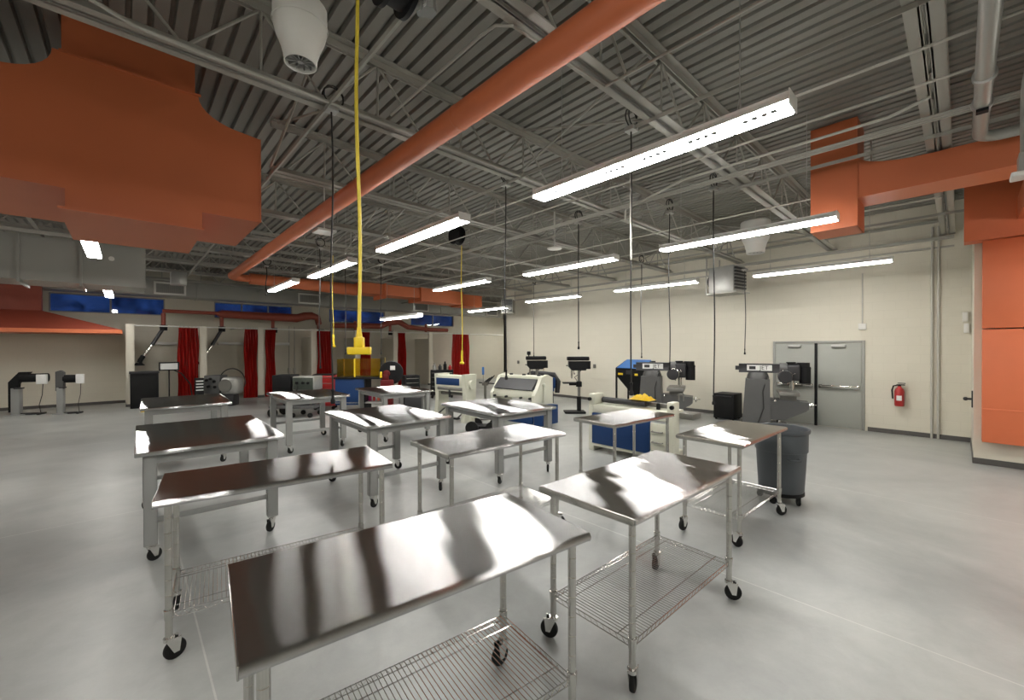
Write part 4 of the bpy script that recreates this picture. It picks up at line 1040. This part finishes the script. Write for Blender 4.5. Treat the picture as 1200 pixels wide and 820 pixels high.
# ------------------------------------------------------------------ milling machines
def mill():
    t = thing('milling_machine', '', 'milling machine', group='grey milling machines')
    MB().box(-.42, .62, -.32, .32, 0, .12, .02).build('base', 'machgrey', t)
    MB().frustum((-.34, .27, -.27, .27), (-.27, .25, -.24, .24), .12, 1.20).build('column', 'machgrey', t)
    MB().lathe([(.245, 1.20), (.245, 1.24), (.225, 1.31), (.20, 1.36)], 28).build('turret', 'machgrey', t)
    MB().prism([(-.14, 1.36), (.14, 1.36), (.11, 1.46), (.13, 1.58), (-.13, 1.58), (-.11, 1.46)], -.42, .46, 'x').build('ram', 'dark', t)
    MB().box(-.5, -.42, -.08, .08, 1.42, 1.52).build('ram_stop', 'dark', t)
    bd = MB().box(-.24, .30, -.145, -.13, 1.41, 1.55).build('badge', 'label', t)
    lettering('JET', .14, (.13, -.147, 1.48), (PI/2, 0, 0), 'black', t)
    MB().box(-.19, -.05, -.149, -.146, 1.44, 1.52).build('emblem', 'dark', t)
    MB().cyl((.46, 0, 1.46), (.62, 0, 1.46), .15, n=24).build('head_swivel', 'machgrey', t)
    MB().box(.60, .88, -.15, .15, 1.18, 1.56, .04, 3).build('head', 'dark', t)
    MB().cyl((.70, 0, 1.56), (.70, 0, 1.63), .10, n=20).cyl((.95, 0, 1.52), (.95, 0, 1.62), .13, n=20).box(.68, .97, -.1, .1, 1.54, 1.6, .02).build('pulley_cover', 'black', t)
    MB().cyl((.98, .0, 1.12), (.98, 0, 1.52), .12, n=22).lathe([(.12, 1.46), (.126, 1.48), (.12, 1.5)], 22, c=(.98, 0, 0), cap=False).build('motor', 'black', t)
    MB().lathe([(.02, -.37), (.13, -.365), (.15, -.34), (.15, -.14), (.12, -.10)], 26, c=(.56, 0, 1.28), axis='y').build('feed_motor', 'dark', t)
    MB().lathe([(.151, -.25), (.157, -.245), (.157, -.20), (.151, -.195)], 26, c=(.56, 0, 1.28), axis='y', cap=False).build('motor_ring', 'chrome', t)
    MB().cyl((.72, 0, .98), (.72, 0, 1.18), .05, n=16).cyl((.72, 0, .90), (.72, 0, .98), .025, n=12).build('quill', 'chrome', t)
    MB().box(.42, .84, -.48, .48, .84, .93, .008).box(.46, .80, -.18, .18, .70, .84).build('work_table', 'iron', t)
    MB().prism([(.26, .22), (.55, .22), (.98, .46), (1.04, .52), (1.04, .68), (.50, .72), (.26, .72)], -.22, .22, 'y').build('knee', 'machgrey', t)
    MB().cyl((.45, 0, .12), (.45, 0, .24), .05, n=14).build('lead_screw', 'chrome', t)
    b = MB().cyl((1.02, 0, .60), (1.16, 0, .60), .02, n=10).lathe([(.06, 1.10), (.075, 1.105), (.075, 1.125), (.06, 1.13)], 24, c=(0, 0, .60), axis='x').cyl((1.12, .06, .60), (1.22, .06, .60), .012, n=8)
    b.build('hand_wheel', 'chrome', t)
    b = MB()
    for a in (.5, 2.6, 4.7): b.cyl((.62, -.15, 1.28), (.62+.16*math.cos(a), -.18, 1.28+.16*math.sin(a)), .008, n=8); b.sphere((.62+.16*math.cos(a), -.18, 1.28+.16*math.sin(a)), .018, 8)
    MB().cyl((.35, -.19, .74), (.35, -.34, .70), .012, n=8).sphere((.35, -.34, .70), .03, 8).build('table_crank', 'chrome', t)
    b.build('quill_lever', 'chrome', t)
    MB().tube([(.2, -.2, 1.3), (.1, -.26, .9), (.12, -.3, .5), (.0, -.3, .13)], .014, 6).build('cable', 'cord', t)
    return t
m0 = mill(); m0.location = (11.70, 3.49, 0); m0.rotation_euler = (0, 0, R(-72)); m0['label'] = 'grey milling machine standing in front of the double door'
dup(m0, (10.74, 5.85, 0), R(-68), 'grey milling machine beside the black and blue blast cabinet')
t = thing('small_cabinet', 'low black cabinet against the cream wall left of the milling machine by the door', 'cabinet', (12.3, 4.42, 0), R(-90))
MB().box(-.27, .27, -.3, .3, .04, .72, .01).build('body', 'black', t); MB().box(-.24, .24, -.315, -.30, .1, .62, .005).build('door_panel', 'rubber', t); MB().box(-.2, .2, -.335, -.315, .64, .67).build('handle', 'dark', t)
for x in (-.22, .22):
    for y in (-.24, .24): MB().cyl((x, y, 0), (x, y, .05), .03, n=10).build('foot', 'rubber', t)

# ------------------------------------------------------------------ rubbish bin on a dolly
t = thing('rubbish_bin', 'round grey plastic rubbish bin on a wheeled dolly', 'rubbish bin', (6.28, 1.60, 0), R(30))
k = .30
b = MB().lathe([(.245, .14), (.255, .15), (.275, .5), (.283, .66), (.297, .665), (.30, .90), (.318, .905), (.322, .93), (.316, .95), (.300, .945), (.295, .91), (.275, .66), (.262, .4), (.24, .17)], 40)
b.build('bin_body', 'bin', t)
for a in (0.2, 0.2+PI):
    c, s_ = math.cos(a), math.sin(a)
    MB().tube([(.278*c-.07*s_, .278*s_+.07*c, .60), (.33*c-.06*s_, .33*s_+.06*c, .59), (.33*c+.06*s_, .33*s_-.06*c, .59), (.278*c+.07*s_, .278*s_-.07*c, .60)], .014, 8).build('handle', 'bin', t)
MB().lathe([(.25, .10), (.26, .105), (.26, .14), (.25, .145)], 32).box(-.25, .25, -.03, .03, .10, .13).box(-.03, .03, -.25, .25, .10, .13).build('dolly_frame', 'black', t)
for q in range(5):
    a = 2*PI*q/5; w = MB().lathe([(.02, -.014), (.045, -.012), (.045, .012), (.02, .014)], 16, c=(0, 0, .045), axis='y').box(-.02, .02, -.022, .022, .05, .105)
    bmesh.ops.transform(w.bm, matrix=Matrix.Translation((.235*math.cos(a), .235*math.sin(a), 0)) @ Matrix.Rotation(a*1.7, 4, 'Z'), verts=w.bm.verts); w.build('caster', 'rubber', t)

# ------------------------------------------------------------------ wall fittings
t = thing('fire_extinguisher', 'red fire extinguisher hanging on the cream wall right of the door', 'fire extinguisher', (XW-.12, .94, .66), R(0))
MB().lathe([(.075, 0), (.085, .02), (.085, .33), (.07, .39), (.035, .42), (.03, .45)], 24).build('cylinder', 'red', t)
MB().cyl((0, 0, .44), (0, 0, .49), .028, n=12).box(-.02, .02, -.09, .05, .47, .49).box(-.02, .02, -.1, .03, .51, .525).build('valve_handle', 'black', t)
MB().tube([(0, .03, .47), (0, .10, .45), (-.01, .125, .35), (-.02, .11, .16)], .014, 8).build('hose', 'black', t)
MB().box(-.0885, -.06, -.045, .045, .13, .24, .003).build('label_plate', 'label', t)
MB().box(.085, .12, -.03, .03, .2, .42).build('bracket', 'dark', t)
for (y, z, n_, lab) in ((-.0, 2.62, 'thermostat', 'pale thermostat on the cream wall in the right corner'), (-.02, 2.38, 'alarm_switch', 'small pale alarm station below the thermostat')):
    b = MB().box(XW-.06, XW, y-.10, y-.02, z-.1, z+.1, .01); b.box(XW-.065, XW-.058, y-.08, y-.04, z-.02, z+.02); tag(b.build(n_, 'white'), lab, 'wall control')
t = thing('wall_mount_handle', 'dark handle on the wall edge beside the orange panel', 'handle', (11.2, -.15, 1.05)); MB().box(-.05, .05, 0, .02, -.15, .15, .004).build('plate', 'dark', t); MB().cyl((0, .01, 0), (0, .08, 0), .02, n=10).sphere((0, .09, 0), .035).build('knob', 'dark', t)
for y, z, lab in ((13.5, 1.35, 'small outlet box on the cream wall left of the left drill press'), (9.35, 1.3, 'small outlet box on the cream wall right of the right drill press')):
    b = MB().box(XW-.05, XW, y-.05, y+.05, z-.07, z+.07, .008).box(XW-.055, XW-.048, y-.02, y+.02, z-.04, z+.04); tag(b.build('outlet_box', 'iron'), lab, 'outlet')

# ------------------------------------------------------------------ world, camera, render
w = bpy.data.worlds.new('dusk'); S.world = w; w.use_nodes = True; n = w.node_tree; bg = n.nodes['Background']
tc = n.nodes.new('ShaderNodeTexCoord'); ns = n.nodes.new('ShaderNodeTexNoise'); ns.inputs['Scale'].default_value = 30; ns.inputs['Detail'].default_value = 5; ns.inputs['Distortion'].default_value = 1.0
rp = n.nodes.new('ShaderNodeValToRGB'); n.links.new(tc.outputs['Generated'], ns.inputs['Vector']); n.links.new(ns.outputs['Fac'], rp.inputs[0])
rp.color_ramp.elements[0].position = .35; rp.color_ramp.elements[0].color = (.010, .025, .10, 1)
rp.color_ramp.elements[1].position = .68; rp.color_ramp.elements[1].color = (.06, .15, .50, 1)
n.links.new(rp.outputs[0], bg.inputs[0]); bg.inputs[1].default_value = 0.33

F, YAW, PIT, ROL = 487.0, .7468, -.0057, -.0025
fw = Vector((math.sin(YAW)*math.cos(PIT), math.cos(YAW)*math.cos(PIT), math.sin(PIT)))
rt = Vector((math.cos(YAW), -math.sin(YAW), 0)); up = rt.cross(fw)
c_, s_ = math.cos(ROL), math.sin(ROL); rt, up = rt*c_+up*s_, -rt*s_+up*c_
cam = bpy.data.cameras.new('camera'); co = bpy.data.objects.new('camera', cam); COL.objects.link(co)
cam.sensor_fit = 'HORIZONTAL'; cam.sensor_width = 36.0; cam.lens = F*36.0/1200.0; cam.clip_start = .05; cam.clip_end = 200
co.matrix_world = Matrix(((rt.x, up.x, -fw.x, 0), (rt.y, up.y, -fw.y, 0), (rt.z, up.z, -fw.z, 2.0), (0, 0, 0, 1)))
S.camera = co
v = S.view_settings; v.view_transform = 'Standard'; v.look = 'None'; v.gamma = 1; v.exposure = 0.0
try: v.use_curve_mapping = False
except Exception: pass
c = S.cycles
c.max_bounces = 8; c.diffuse_bounces = 4; c.glossy_bounces = 4; c.transparent_max_bounces = 8
c.sample_clamp_indirect = 6.0; c.use_denoising = True; c.caustics_reflective = False; c.caustics_refractive = False
